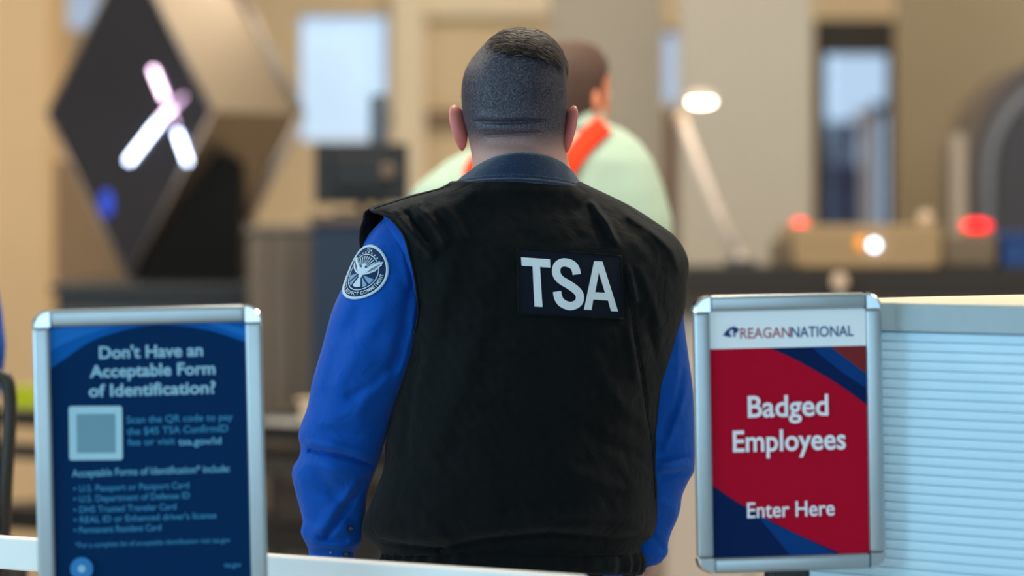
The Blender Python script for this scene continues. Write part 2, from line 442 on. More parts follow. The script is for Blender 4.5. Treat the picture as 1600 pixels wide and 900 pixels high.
class Sign:
    """a framed poster on a post; local x right, local z up, face towards local -y; u,v run 0..1 over the poster from its top left"""
    def __init__(s, name, loc, yaw, roll, W, H, fw, label, zc):
        s.t = empty(name, loc, (0, 0, yaw), label, 'sign')
        s.R = Matrix.Translation((0, 0, zc)) @ Matrix.Rotation(-roll, 4, 'Y')
        s.W, s.H, s.fw = W, H, fw; s.w = W - 2 * fw; s.h = H - 2 * fw; s.layer = 0
        th = 0.020
        bm = bmesh.new()
        for nm, c, sz, along in (('frame_rail', (0, 0, H / 2 - fw / 2), (W - 2 * fw, th, fw), 'x'), ('frame_rail', (0, 0, -H / 2 + fw / 2), (W - 2 * fw, th, fw), 'x'),
                          ('frame_rail', (-W / 2 + fw / 2, 0, 0), (fw, th, H - 2 * fw), 'z'), ('frame_rail', (W / 2 - fw / 2, 0, 0), (fw, th, H - 2 * fw), 'z')):
            # snap-frame profile: rounded front, small lip
            o = s.put(box(nm, c, sz, M_ALU, s.t, 0.0055, world=False, seg=4, smooth=True))
        for sx in (-1, 1):
            for sz in (-1, 1):
                # rounded corner cap
                poly = []
                R = fw * 1.02
                cx, cz = sx * (W / 2 - fw), sz * (H / 2 - fw)
                poly.append((cx, cz))
                for k in range(9):
                    a = math.pi / 2 * k / 8
                    poly.append((cx + sx * R * math.cos(a), cz + sz * R * math.sin(a)))
                n = len(poly)
                ins = [((x - cx) * 0.86 + cx, (z - cz) * 0.86 + cz) for x, z in poly]
                v = [(x, 0.011, z) for x, z in poly] + [(x, -0.006, z) for x, z in poly] + [(x, -0.0105, z) for x, z in ins]
                f = [tuple(range(n)), tuple(range(2 * n, 3 * n))]
                for L in (0, 1): f += [(L * n + i, L * n + (i + 1) % n, (L + 1) * n + (i + 1) % n, (L + 1) * n + i) for i in range(n)]
                s.put(mesh('corner_cap', v, f, M_CHROME, s.t, world=False, smooth=False))
        s.put(box('backing', (0, 0.003, 0), (s.w + 0.004, 0.008, s.h + 0.004), M_DARKG, s.t, world=False))
    def put(s, o):
        o.data.transform(s.R); return o
    def xz(s, u, v): return (-s.w / 2 + u * s.w, s.h / 2 - v * s.h)
    def shape(s, name, poly, m, clip=True):
        if clip: poly = clip_rect(poly, 0, 0, 1, 1)
        s.layer += 1; y = -0.0012 - s.layer * 0.00025
        p = [s.xz(u, v) for u, v in poly]; n = len(p)
        v = [(x, y, z) for x, z in p] + [(x, y + 0.0002, z) for x, z in p]
        f = [tuple(range(n)), tuple(reversed(range(n, 2 * n)))] + [(i, (i + 1) % n, (i + 1) % n + n, i + n) for i in range(n)]
        return s.put(mesh(name, v, f, m, s.t, world=False))
    def text(s, string, u0, u1, v_base, vcap, m, bold=0.02, name='lettering', ref='E', width=True):
        v, f = text_vf(string, bold)
        xs = [p[0] for p in v]; rv, _ = text_vf(ref, bold); ch = max(p[1] for p in rv)
        s.layer += 1; y = -0.0012 - s.layer * 0.00025
        x0, zb = s.xz(u0, v_base); x1, _ = s.xz(u1, v_base)
        sx = (x1 - x0) / (max(xs) - min(xs)); sz = vcap * s.h / ch
        vv = [(x0 + (p[0] - min(xs)) * sx, y, zb + p[1] * sz) for p in v]
        return s.put(mesh(name, vv, f, m, s.t, world=False, fix=False))
    def stand(s, zb, tilt_x):
        h = zb + 0.03
        tube('post', [(0, 0.022, 0.012), (0, 0.022, h * 0.5), (0, 0.022, h)], 0.016, M_STEEL, s.t, 16, world=False)
        box('bracket', (0, 0.012, zb - 0.02), (0.062, 0.034, 0.06), M_BLACKP, s.t, 0.008, world=False)
        v, f = loft_vf([[(r * math.cos(a), r * math.sin(a) + 0.022, z) for a in np.linspace(0, 2 * math.pi, 33)[:-1]] for r, z in ((0.17, 0), (0.17, 0.008), (0.16, 0.014), (0.03, 0.02))])
        mesh('base', v, f, M_STEEL, s.t, world=False, smooth=False)

# --- red sign for employees
d2 = 5.42
s2w, s2h = 296 / F * d2 / math.cos(math.radians(10)), 433 / F * d2
c2 = V(1233, 676, d2)
S2 = Sign('sign_stand', (c2[0], c2[1], 0), math.radians(10), math.radians(1.0), s2w, s2h, 0.0225,
          'red framed sign for badged employees on a stand before the podium', c2[2])
red = mat('sign_red', (186, 10, 44), 0.75, spec=0.08); redb = mat('sign_brick_red', (128, 44, 46), 0.75, spec=0.08)
nvy = mat('sign_navy', (8, 34, 80), 0.75, spec=0.08); nvl = mat('sign_mid_blue', (12, 60, 122), 0.75, spec=0.08)
hdr = mat('sign_white', (246, 250, 254), 0.75, spec=0.08); wt = mat('sign_white_print', (246, 238, 246), 0.75, spec=0.08)
rdt = mat('sign_dull_red_print', (176, 84, 100), 0.75, spec=0.08); blt = mat('sign_blue_print', (44, 84, 140), 0.75, spec=0.08); ndt = mat('sign_indigo_print', (52, 62, 120), 0.75, spec=0.08)
def U2(x, y): return ((x - 1113) / 252.0, (y - 478) / 386.0 + 0.0 + (x - 1240) * 0.9 / 60 / 386)
sq = [(0, 0), (1, 0), (1, 1), (0, 1)]
S2.shape('poster', sq, red)
def arc_pts(P): # smooth curve through points
    P = np.array(P, float); t = np.arange(len(P)); tt = np.linspace(0, len(P) - 1, 40)
    T = [(a, b[0], b[1]) for a, b in zip(t, P)]
    return list(zip(smooth_tab(T, tt, 1), smooth_tab(T, tt, 2)))
c1 = arc_pts([(1196, 533), (1240, 551), (1290, 578), (1330, 603), (1380, 640)])
S2.shape('navy_band', [U2(*p) for p in c1] + [U2(1400, 500), U2(1190, 500)], nvy)
S2.shape('blue_band', [U2(1262, 520), U2(1290, 548), U2(1330, 580), U2(1380, 612), U2(1380, 585), U2(1330, 552), U2(1292, 520)], nvl)
S2.shape('brick_corner', [U2(1286, 520), U2(1330, 553), U2(1385, 594), U2(1385, 520)], redb)
c2_ = arc_pts([(1108, 748), (1150, 777), (1200, 806), (1260, 836), (1340, 872)])
S2.shape('navy_swoosh', [U2(*p) for p in c2_] + [U2(1108, 880)], nvy)
S2.shape('blue_swoosh', [U2(1178, 792), U2(1215, 816), U2(1262, 838), U2(1310, 862), U2(1300, 880), U2(1250, 880)], nvl)
S2.shape('header', [(0, 0), (1, 0), (1, 0.152), (0, 0.152)], hdr)
S2.text('REAGAN', *[U2(1162, 0)[0], U2(1243, 0)[0]], 0.111, 0.042, rdt, 0.012)
S2.text('NATIONAL', *[U2(1244, 0)[0], U2(1345, 0)[0]], 0.111, 0.042, blt, 0.012)
S2.shape('emblem', [U2(1134, 517), U2(1141, 508), U2(1150, 506), U2(1144, 512), U2(1148, 520), U2(1141, 519)], ndt)
S2.shape('emblem', [U2(1143, 506), U2(1152, 503), U2(1160, 507), U2(1157, 513), U2(1150, 515), U2(1151, 509)], ndt)
S2.shape('emblem', [U2(1149, 517), U2(1155, 515), U2(1153, 520)], ndt)
S2.text('Badged', U2(1172, 0)[0], U2(1302, 0)[0], 0.432, 0.086, wt, 0.018)
S2.text('Employees', U2(1147, 0)[0], U2(1329, 0)[0], 0.571, 0.086, wt, 0.018)
S2.text('Enter Here', U2(1168, 0)[0], U2(1309, 0)[0], 0.841, 0.062, wt, 0.012)
S2.stand(c2[2] - s2h / 2, 0)

# --- blue sign about identification
d1 = 5.24
s1w = 354 / F * d1 / math.cos(math.radians(8)); s1h = s1w * 1.47
cxp = 236; cyp = 480 + s1h / 2 * F / d1
c1_ = V(cxp, cyp, d1)
S1 = Sign('sign_stand', (c1_[0], c1_[1], 0), math.radians(8), math.radians(1.35), s1w, s1h, 0.0235,
          'dark blue framed identification notice on a stand beside the white rail', c1_[2])
n1 = mat('notice_navy', (1, 44, 88), 0.75, spec=0.08); b1 = mat('notice_blue', (10, 92, 172), 0.75, spec=0.08); b2 = mat('notice_light_blue', (30, 112, 196), 0.75, spec=0.08)
t1 = mat('notice_pale_print', (150, 198, 222), 0.75, spec=0.08); t2 = mat('notice_teal_print', (104, 172, 206), 0.75, spec=0.08); t3 = mat('notice_dim_print', (62, 140, 186), 0.75, spec=0.08)
tl = mat('notice_tile', (172, 214, 230), 0.75, spec=0.08); tq = mat('notice_tile_grey', (118, 158, 176), 0.75, spec=0.08)
hh = S1.h * F / d1
def U1(x, y):
    X = x - 0.0108 * (y - 700) - 1
    return ((X - 82) / 308.0, (y - 506 + (x - 236) * 0.024) / hh)
S1.shape('poster', sq, n1)
ca = arc_pts([(60, 590), (100, 562), (150, 530), (210, 512), (260, 507), (320, 513), (370, 527), (410, 542)])
S1.shape('blue_arch', [U1(*p) for p in ca] + [U1(420, 480), U1(60, 480)], b1)
S1.shape('arch_highlight', [U1(*p) for p in arc_pts([(60, 560), (110, 532), (170, 512), (200, 500)])] + [U1(180, 490), U1(60, 520)], b2)
S1.shape('arch_highlight', [U1(*p) for p in arc_pts([(310, 500), (350, 512), (410, 534)])] + [U1(420, 524), U1(340, 498)], b2)
def L1(s, x0, x1, yb, cap, m, bold=0.01):
    S1.text(s, U1(x0, yb)[0], U1(x1, yb)[0], U1((x0 + x1) / 2, yb)[1], cap / hh, m, bold, ref='D')
L1("Don't Have an", 158, 322, 557, 19, t1, 0.025)
L1('Acceptable Form', 143, 341, 586, 19, t1, 0.025)
L1('of Identification?', 141, 341, 616, 19, t1, 0.025)
def rrect(x0, y0, x1, y1, r=4):
    P = []
    for cx, cy, a0 in ((x1 - r, y0 + r, -90), (x1 - r, y1 - r, 0), (x0 + r, y1 - r, 90), (x0 + r, y0 + r, 180)):
        for k in range(5):
            a = math.radians(a0 + 22.5 * k); P.append(U1(cx + r * math.cos(a), cy + r * math.sin(a)))
    return P
S1.shape('pale_tile', rrect(109, 633, 193, 717), tl)
S1.shape('tile_centre', rrect(121, 645, 182, 706, 2), tq)
L1('Scan the QR code to pay', 200, 368, 658, 11, t3)
L1('the $45 TSA ConfirmID', 200, 360, 676, 11, t3)
L1('fee or visit', 201, 276, 694, 11, t3)
L1('tsa.gov/id', 281, 349, 694, 11, t2, 0.02)
L1('Acceptable Forms of Identification* include:', 113, 362, 740, 11.5, t2, 0.015)
for s_, x1_, y_ in (('\u2022 U.S. Passport or Passport Card', 297, 764), ('\u2022 U.S. Department of Defense ID', 298, 780), ('\u2022 DHS Trusted Traveler Card', 276, 797),
                 ("\u2022 REAL ID or Enhanced driver's license", 340, 812), ('\u2022 Permanent Resident Card', 252, 829)):
    L1(s_, 115, x1_, y_, 10, t3)
L1('*For a complete list of acceptable identification visit tsa.gov', 117, 361, 850, 8, t3, 0.005)
S1.shape('round_seal', [U1(126 + 18 * math.cos(a), 886 + 18 * math.sin(a)) for a in np.linspace(0, 2 * math.pi, 25)[:-1]], mat('seal_blue', (30, 122, 190), 0.6))
S1.shape('seal_centre', [U1(126 + 6 * math.cos(a), 886 + 6 * math.sin(a)) for a in np.linspace(0, 2 * math.pi, 13)[:-1]], t1)
L1('tsa.gov', 351, 378, 886, 8, t3)
S1.stand(c1_[2] - s1h / 2, 0)

# ------------------------------------------------------------------ the officer
D0 = 6.0
KS = 0.00023      # yaw of the body: the right side is further away (m per px)
off = empty('person', (0.02, D0, 0), label='person seen from behind in black vest over bright blue long-sleeved shirt', cat='person')

# visible back panel outline (photo rows -> left and right edge) and girth of the torso
VL_ = [(283, 705), (293, 688), (305, 641), (316, 606), (325, 578), (345, 570), (400, 578), (470, 604), (540, 637), (590, 627), (650, 611), (690, 603), (740, 597), (762, 588), (790, 577), (815, 567), (830, 566), (845, 575), (857, 590), (866, 598), (886, 600), (910, 600)]
LE_ = [(283, 705), (293, 688), (305, 641), (316, 606), (325, 578), (330, 582), (336, 601), (345, 613), (360, 626), (400, 640), (450, 650), (500, 652), (540, 641), (590, 627), (650, 611), (690, 603), (740, 597), (762, 588), (790, 577), (815, 567), (830, 566), (845, 575), (857, 590), (866, 598), (886, 600), (910, 600)]
RE_ = [(283, 906), (293, 926), (305, 952), (320, 982), (345, 1022), (370, 1056), (395, 1072), (450, 1074), (480, 1071), (510, 1064), (560, 1052), (610, 1040), (650, 1035), (700, 1032), (760, 1030), (800, 1028), (828, 1024), (840, 1017), (850, 1004), (866, 1002), (886, 1003), (910, 1003)]
LF_ = [(283, 705), (293, 688), (305, 641), (316, 606), (325, 578), (345, 566), (380, 561), (420, 575), (480, 605), (540, 637), (590, 627), (650, 611), (690, 603), (740, 597), (762, 588), (790, 577), (815, 567), (830, 566), (845, 575), (857, 590), (866, 598), (886, 600), (910, 600)]
BB_ = [(283, 0.104), (300, 0.112), (330, 0.128), (400, 0.155), (500, 0.165), (600, 0.168), (700, 0.172), (790, 0.176), (830, 0.172), (852, 0.160), (866, 0.152), (910, 0.15)]
VEST_FOLDS = [
    ([(618, 334), (640, 358), (672, 396)], 7, 0.010), ([(655, 322), (678, 350), (694, 376)], 7, 0.009), ([(640, 334), (654, 358), (668, 378)], 5, -0.006), ([(690, 320), (712, 345), (722, 370)], 8, 0.005),
    ([(700, 318), (670, 335), (640, 340)], 8, 0.004), ([(730, 305), (700, 335), (680, 345)], 10, 0.003),
    ([(925, 318), (948, 348), (966, 388), (982, 425), (992, 468)], 4.5, 0.010), ([(935, 350), (955, 392), (972, 430)], 9, -0.004),
    ([(985, 480), (992, 530), (1003, 590), (1012, 650), (1022, 700)], 3.0, -0.004), ([(978, 480), (985, 530), (996, 590)], 7, 0.004),
    ([(985, 338), (1020, 362), (1050, 392), (1060, 420)], 6, 0.008), ([(975, 350), (1005, 376), (1035, 405)], 8, -0.003),
    ([(1000, 420), (1020, 470), (1035, 520)], 8, 0.004), ([(1010, 500), (1025, 560), (1030, 610)], 7, -0.004),
    ([(700, 430), (680, 520), (650, 600)], 16, 0.004), ([(760, 500), (720, 600), (690, 680)], 18, 0.003), ([(655, 560), (640, 620), (632, 700)], 9, -0.005),
    ([(930, 560), (960, 620), (1010, 660)], 14, 0.004), ([(880, 640), (940, 690), (1010, 720)], 12, -0.004), ([(900, 740), (960, 760), (1020, 765)], 12, 0.004),
    ([(600, 760), (650, 800), (700, 850)], 14, 0.003), ([(690, 858), (760, 842), (860, 832), (960, 842), (1010, 836)], 6, -0.007),
    ([(650, 838), (740, 826), (860, 812), (960, 816), (1015, 818)], 14, 0.006), ([(600, 848), (640, 852), (690, 858)], 5, -0.008),
    ([(740, 300), (820, 292), (900, 302)], 12, 0.003)]

def vest_depth(X, Y, side=-1, folds=True):
    X = np.asarray(X, float); Y = np.asarray(Y, float)
    vl = smooth_tab(VL_, Y, 1); vr = smooth_tab(RE_, Y, 1); b = smooth_tab(BB_, Y, 1)
    c = (vl + vr) / 2; W = (vr - vl) / 2
    q = np.clip(np.abs((X - c) / W), 0, 1)
    prof_ = np.sqrt(np.clip(1 - q ** 2.3, 0, 1))
    d = D0 + KS * (X - c) + side * b * prof_
    if folds:
        e = np.clip((1 - q) * 6, 0, 1)
        rel = fold_field(X, Y, VEST_FOLDS) * 1.5 + wave(X, Y, 3, 70, 0.0020) + wave(X, Y, 9, 30, 0.0008)
        pin = np.clip((X - 788) / 18, 0, 1) * np.clip((990 - X) / 14, 0, 1) * np.clip((Y - 372) / 16, 0, 1) * np.clip((516 - Y) / 16, 0, 1)
        rel = rel * (1 - pin)
        d = d + side * rel * (0.25 + 0.75 * e)
    return d

def panel(edges_l, edges_r, y0, y1, side, nu=150, nv=210):
    rows = np.linspace(y0, y1, nv); us = 0.5 - 0.5 * np.cos(np.linspace(0, math.pi, nu))
    us = 0.45 * np.linspace(0, 1, nu) + 0.55 * us
    Y, Uq = np.meshgrid(rows, us, indexing='ij')
    L = smooth_tab(edges_l, rows, 1)[:, None]; R = smooth_tab(edges_r, rows, 1)[:, None]
    X = L + (R - L) * Uq
    Dp = vest_depth(X, Y, side)
    vx = (X - 800) / F * Dp; vz = CZ - (Y - HY) / F * Dp
    v = np.stack([vx, Dp, vz], -1).reshape(-1, 3)
    f = [(j * nu + i, j * nu + i + 1, (j + 1) * nu + i + 1, (j + 1) * nu + i) for j in range(nv - 1) for i in range(nu - 1)]
    if side < 0: f = [q[::-1] for q in f]
    return v.tolist(), f
pv = merge_vf([panel(LE_, RE_, 283, 868, -1), panel(LF_, RE_, 283, 868, 1, 60, 110)])
vest = mesh('vest', pv[0], pv[1], M_BLACKF, off, smooth=True, fix=False)
so = vest.modifiers.new('solid', 'SOLIDIFY'); so.thickness = 0.005; so.offset = -1
vest['label'] = 'black sleeveless vest'

# piping along the visible left armhole
ys = np.linspace(326, 520, 50); xs = smooth_tab(LE_, ys, 1)
ds = vest_depth(xs, ys, -1)
tube('armhole_piping', [V(x + 1, y, d - 0.001) for x, y, d in zip(xs, ys, ds)], 0.0024, M_BLACKF, vest, 8)
# shoulder seam
xs = np.linspace(585, 704, 24); ys = np.interp(xs, [578, 606, 641, 688, 705], [325, 316, 305, 293, 285]) + 3
tube('shoulder_seam', [V(x, y, d - 0.001) for x, y, d in zip(xs, ys, vest_depth(xs, ys, -1))], 0.0014, M_BLACKF, vest, 6)
# back seam on the right
ys = np.linspace(420, 780, 60); xs = np.interp(ys, [420, 480, 560, 640, 700, 780], [980, 986, 998, 1010, 1020, 1024])
tube('back_seam', [V(x, y, d - 0.0005) for x, y, d in zip(xs, ys, vest_depth(xs, ys, -1))], 0.0012, M_BLACKF, vest, 6)

# gathered hem band
rings = []
nh = 220
for k, (yy, add) in enumerate([(858, -0.012), (864, 0.0), (872, 0.003), (882, 0.004), (892, 0.002), (898, -0.003)]):
    ring = []
    for i in range(nh):
        a = 2 * math.pi * i / nh
        L = 600; R = 1003; c = (L + R) / 2; W = (R - L) / 2
        gather = 0.0035 * math.sin(a * 34 + 1.2 * math.sin(a * 5)) * (1.0 if math.cos(a) < -0.35 or math.cos(a) > 0.8 else 0.25)
        x = c + W * math.cos(a); d = D0 + KS * (x - c) + (0.152 + add + gather) * math.sin(a)
        p = Vector(V(x, yy, d)); p.x += (add + gather) * math.cos(a)
        ring.append(p)
    rings.append(ring)
v, f = loft_vf(rings, False, False)
hem = mesh('hem_band', v, f, M_BLACKF, vest, smooth=True)
hem.modifiers.new('solid', 'SOLIDIFY').thickness = 0.003

# collar of navy fleece
NA = 120
rings = []
CPROF = [(0.0, 1.00, 0.000), (0.04, 1.035, 0.001), (0.10, 1.03, 0.0), (0.16, 0.985, 0.0), (0.32, 0.955, 0.001), (0.55, 0.90, 0.001), (0.78, 0.84, 0.0005), (0.92, 0.79, 0), (1.0, 0.745, 0), (0.97, 0.71, 0), (0.85, 0.70, 0), (0.3, 0.72, 0)]
for t, rs, _ in CPROF:
    ring = []
    for i in range(NA):
        a = 2 * math.pi * i / NA; ca, sa = math.cos(a), math.sin(a)     # sa<0 : back of the neck
        back = max(0, -sa); front = max(0, sa)
        lo = 292 - 10 * back ** 1.6 + 30 * front + 4 * (ca if ca > 0 else 0) ; hi = 270 - 32 * back ** 1.2 + 34 * front ** 1.2
        yy = lo + (hi - lo) * t
        xx = 806 + 103 * rs * ca + 10 * t
        rd = 1.0 - (1.0 - rs) * 0.42
        d = D0 + 0.012 * ca + (0.104 if sa < 0 else 0.085 * rs / rd) * rd * sa + 0.006 * t
        ring.append(V(xx, yy, d))
    rings.append(ring)
v, f = loft_vf(rings, False, False)
v = [Vector(p) + Vector((noise.noise(Vector(p) * 60), noise.noise(Vector(p) * 60 + Vector((9, 0, 0))), 0)) * 0.0012 for p in v]
collar = mesh('collar', v, f, M_FLEECE, off, smooth=True)
nb_ = NA
edge = [rings[1][i] for i in range(NA)] + [rings[1][0]]
tube('collar_edge', [(p[0], p[1], p[2] - 0.001) for p in edge], 0.0035, M_FLEECE, collar, 8)
stitch = [tuple(Vector(rings[3][i]) + Vector((0, -0.0002, 0.001))) for i in range(NA)] + [rings[3][0]]
tube('collar_stitch', stitch, 0.0012, M_FLEECE, collar, 6)
collar['label'] = 'navy fleece stand-up collar'

# name patch on the back
def on_vest(px, py, lift):
    d = vest_depth(np.array(px), np.array(py), -1, False)
    return d
Q = [(808, 388), (970, 400), (973, 498), (811, 490)]
PATCH_ANCH = []
def quad(u, v):
    a = [(1 - u) * Q[0][k] + u * Q[1][k] for k in (0, 1)]; b = [(1 - u) * Q[3][k] + u * Q[2][k] for k in (0, 1)]
    return (1 - v) * a[0] + v * b[0], (1 - v) * a[1] + v * b[1]
# smoothed height of the cloth under the patch so that it lies on top of every fold
gu = np.linspace(0, 1, 25); gv = np.linspace(0, 1, 17)
def patch_d(px, py): return vest_depth(px, py, -1, False) - 0.0030
def grid_patch(name, f_xy, nu, nv, lift, thick, m, parent):
    vv = []; top = []
    for j in range(nv):
        for i in range(nu):
            x, y = f_xy(i / (nu - 1), j / (nv - 1)); top.append((x, y))
    X = np.array([p[0] for p in top]); Y = np.array([p[1] for p in top]); Dp = patch_d(X, Y) - lift
    v1 = [V(x, y, d) for x, y, d in zip(X, Y, Dp)]; v2 = [V(x, y, d + thick) for x, y, d in zip(X, Y, Dp)]
    n = nu * nv; f = []
    for j in range(nv - 1):
        for i in range(nu - 1):
            a = j * nu + i; f.append((a, a + 1, a + nu + 1, a + nu)); f.append((n + a + nu, n + a + nu + 1, n + a + 1, n + a))
    bd = [i for i in range(nu)] + [j * nu + nu - 1 for j in range(1, nv)] + [(nv - 1) * nu + i for i in range(nu - 2, -1, -1)] + [j * nu for j in range(nv - 2, 0, -1)]
    f += [(bd[k], n + bd[k], n + bd[(k + 1) % len(bd)], bd[(k + 1) % len(bd)]) for k in range(len(bd))]
    return mesh(name, v1 + v2, f, m, parent, smooth=False)
patch = grid_patch('name_patch', quad, 24, 16, 0.0, 0.006, M_PATCH, off)
patch['label'] = 'dark patch with white TSA lettering'
for (u0, v0), (u1, v1) in (((0, 0), (1, 0)), ((1, 0), (1, 1)), ((1, 1), (0, 1)), ((0, 1), (0, 0))):
    pts = []
    for k in range(21):
        x, y = quad(u0 + (u1 - u0) * k / 20, v0 + (v1 - v0) * k / 20)
        pts.append(V(x, y, float(patch_d(np.array(x), np.array(y)))))
    tube('patch_edging', pts, 0.0016, M_BLACKF, patch, 6)
def letter(polys, name='letter'):
    """filled outline given in photo pixels, laid on the patch"""
    bm = bmesh.new()
    loops = []
    for P in polys:
        vs_ = [bm.verts.new((x, y, 0)) for x, y in P]
        loops += [bm.edges.new((vs_[i], vs_[(i + 1) % len(vs_)])) for i in range(len(vs_))]
    bmesh.ops.triangle_fill(bm, use_beauty=True, use_dissolve=False, edges=loops)
    r = bmesh.ops.extrude_face_region(bm, geom=list(bm.faces))
    top = [g for g in r['geom'] if isinstance(g, bmesh.types.BMVert)]
    tops = set(top)
    for vt in bm.verts:
        x, y = vt.co.x, vt.co.y
        d = float(patch_d(np.array(x), np.array(y))) - (0.0016 if vt in tops else -0.0005)
        vt.co = V(x, y, d)
    bmesh.ops.recalc_face_normals(bm, faces=bm.faces)
    me = bpy.data.meshes.new(name); bm.to_mesh(me); bm.free()
    return link(name, me, M_LETTER, patch)
def c8(x, y): return (800 + x / 6.922, 380 + y / 6.923)
def dens(P, n=4):
    out = []
    for i in range(len(P)):
        a, b = P[i], P[(i + 1) % len(P)]
        for k in range(n): out.append((a[0] + (b[0] - a[0]) * k / n, a[1] + (b[1] - a[1]) * k / n))
    return out
letter([dens([c8(*p) for p in ((97, 152), (410, 173), (415, 265), (303, 257), (330, 690), (243, 685), (222, 250), (105, 245))])])
ctr = arc_pts([(700, 338), (690, 285), (655, 235), (600, 212), (550, 208), (500, 232), (477, 285), (486, 345), (525, 395), (590, 435), (660, 480), (715, 530), (736, 580), (725, 632), (690, 664), (640, 680), (590, 672), (535, 642), (500, 590), (487, 522)])
ctr = np.array(ctr); tg = np.gradient(ctr, axis=0); tg /= np.linalg.norm(tg, axis=1)[:, None]; nr = np.stack([-tg[:, 1], tg[:, 0]], 1)
letter([[c8(*p) for p in (ctr + nr * 45)] + [c8(*p) for p in (ctr - nr * 45)[::-1]]])
letter([dens([c8(*p) for p in ((888, 195), (978, 197), (1148, 738), (1070, 735), (1038, 620), (880, 610), (860, 722), (778, 718))]), dens([c8(*p) for p in ((940, 320), (1005, 535), (900, 530))])])

# --- shirt: torso core and two sleeves
rings = []
for yy in np.linspace(290, 905, 60):
    vl = float(smooth_tab(VL_, yy, 1)); vr = float(smooth_tab(RE_, yy, 1)); b = float(smooth_tab(BB_, yy, 1))
    c = (vl + vr) / 2; W = (vr - vl) / 2 * 0.93 - 4
    if 330 < yy < 540: W -= 10
    rings.append([V(c + W * math.cos(a), yy + (0 if yy > 330 else 6), D0 + KS * W * math.cos(a) + (b * 0.86 - 0.008) * math.copysign(abs(math.sin(a)) ** 0.9, math.sin(a))) for a in np.linspace(0, 2 * math.pi, 65)[:-1]])
tv, tf = loft_vf(rings)
shirt = mesh('shirt', tv, tf, M_BLUE, off, smooth=True)
shirt['label'] = 'bright royal blue shirt'

SL = [(334, 612, 640, 5.955, 0.3), (338, 604, 652, 5.955, 0.55), (346, 595, 662, 5.955, 0.8), (370, 573, 672, 5.953, 0.95), (400, 557, 674, 5.952, 1), (430, 544, 674, 5.95, 1), (480, 521, 671, 5.95, 1), (540, 504, 657, 5.95, 1), (600, 487, 634, 5.952, 1), (640, 479, 617, 5.956, 1),
      (664, 470, 609, 5.96, 1), (682, 466, 604, 5.962, 1), (700, 470, 598, 5.964, 1), (714, 467, 595, 5.966, 1), (730, 458, 589, 5.968, 1), (770, 462, 575, 5.976, 1), (800, 470, 571, 5.982, 1), (815, 473, 568, 5.986, 1), (832, 470, 567, 5.989, 1), (846, 476, 566, 5.992, 1), (856, 481, 561, 5.994, 1), (862, 484, 556, 5.995, 1)]
SR = [(372, 1020, 1040, 6.055, 0.4), (384, 1005, 1058, 6.055, 0.8), (410, 985, 1066, 6.055, 1), (450, 975, 1068, 6.055, 1), (500, 965, 1069, 6.055, 1), (550, 962, 1075, 6.056, 1), (610, 962, 1083, 6.058, 1), (680, 958, 1086, 6.062, 1), (720, 955, 1086, 6.066, 1), (738, 955, 1084, 6.068, 1), (752, 955, 1076, 6.07, 1), (775, 956, 1066, 6.074, 1),
      (795, 960, 1063, 6.078, 1), (812, 962, 1058, 6.081, 1), (832, 964, 1049, 6.085, 1), (850, 966, 1044, 6.088, 1), (866, 968, 1043, 6.09, 1), (880, 970, 1032, 6.092, 1)]
FL = [([(484, 704), (515, 709), (550, 717), (588, 731)], 3.0, -0.013), ([(484, 693), (530, 699), (592, 716)], 7, 0.008), ([(480, 724), (530, 734), (580, 745)], 8, 0.004),
      ([(500, 745), (540, 790), (560, 830)], 12, -0.004), ([(555, 760), (520, 800), (490, 840)], 9, 0.005), ([(575, 745), (545, 790), (510, 838)], 4.5, -0.007),
      ([(485, 848), (520, 852), (560, 850)], 5, 0.004), ([(480, 826), (505, 842), (540, 845)], 4, -0.004),
      ([(640, 455), (634, 510), (616, 575)], 7, -0.007), ([(652, 470), (640, 540), (622, 600)], 8, 0.005), ([(620, 560), (585, 600), (548, 620)], 8, -0.004), ([(600, 480), (560, 540), (530, 600)], 14, 0.003), ([(560, 480), (530, 540), (510, 610)], 12, -0.003), ([(600, 590), (560, 640), (500, 665)], 12, 0.003), ([(470, 655), (500, 672), (560, 680)], 7, -0.003),
      ([(630, 400), (640, 450), (638, 500)], 6, 0.003)]
FR = [([(1030, 722), (1055, 716), (1080, 712)], 4, -0.006), ([(1034, 745), (1060, 740), (1080, 738)], 5, -0.006), ([(1034, 733), (1060, 728), (1084, 726)], 5, 0.005),
      ([(1076, 600), (1060, 650), (1040, 700)], 5, 0.004), ([(1066, 580), (1052, 640), (1040, 680)], 5, -0.004), ([(1062, 520), (1060, 590), (1050, 640)], 5, 0.003), ([(1030, 780), (1045, 790), (1060, 800)], 6, 0.003), ([(1015, 830), (1030, 850), (1040, 860)], 5, -0.004)]
def sleeve_pt(tab, folds, yy, th, lift=0.0, seed=1):
    """point on the sleeve; th=pi/2 faces the camera, th=pi is its left side"""
    yy = np.asarray(yy, float); th = np.asarray(th, float)
    xl = smooth_tab(tab, yy, 1); xr = smooth_tab(tab, yy, 2); dc = smooth_tab(tab, yy, 3); k = smooth_tab(tab, yy, 4)
    c = (xl + xr) / 2; a = (xr - xl) / 2
    x = c + a * np.cos(th); aw = a * D0 / F
    rel = (fold_field(x, yy, folds) * 1.6 + wave(x, yy, seed, 60, 0.0016) + wave(th * 40, yy, seed + 5, 90, 0.0016)) * np.clip(np.sin(th) * 1.6, 0, 1)
    d = dc - (aw * 0.98 * k + rel + lift) * np.sin(th)
    x = x + lift * np.cos(th) * F / D0
    return np.stack([(x - 800) / F * d, d, CZ - (yy - HY) / F * d], -1)
def sleeve(tab, folds, y0, y1, seed):
    yy = np.linspace(y0, y1, 150); th = np.linspace(0, 2 * math.pi, 97)[:-1]
    Yg, Tg = np.meshgrid(yy, th, indexing='ij')
    P = sleeve_pt(tab, folds, Yg, Tg, 0, seed)
    return loft_vf([list(map(tuple, r)) for r in P])
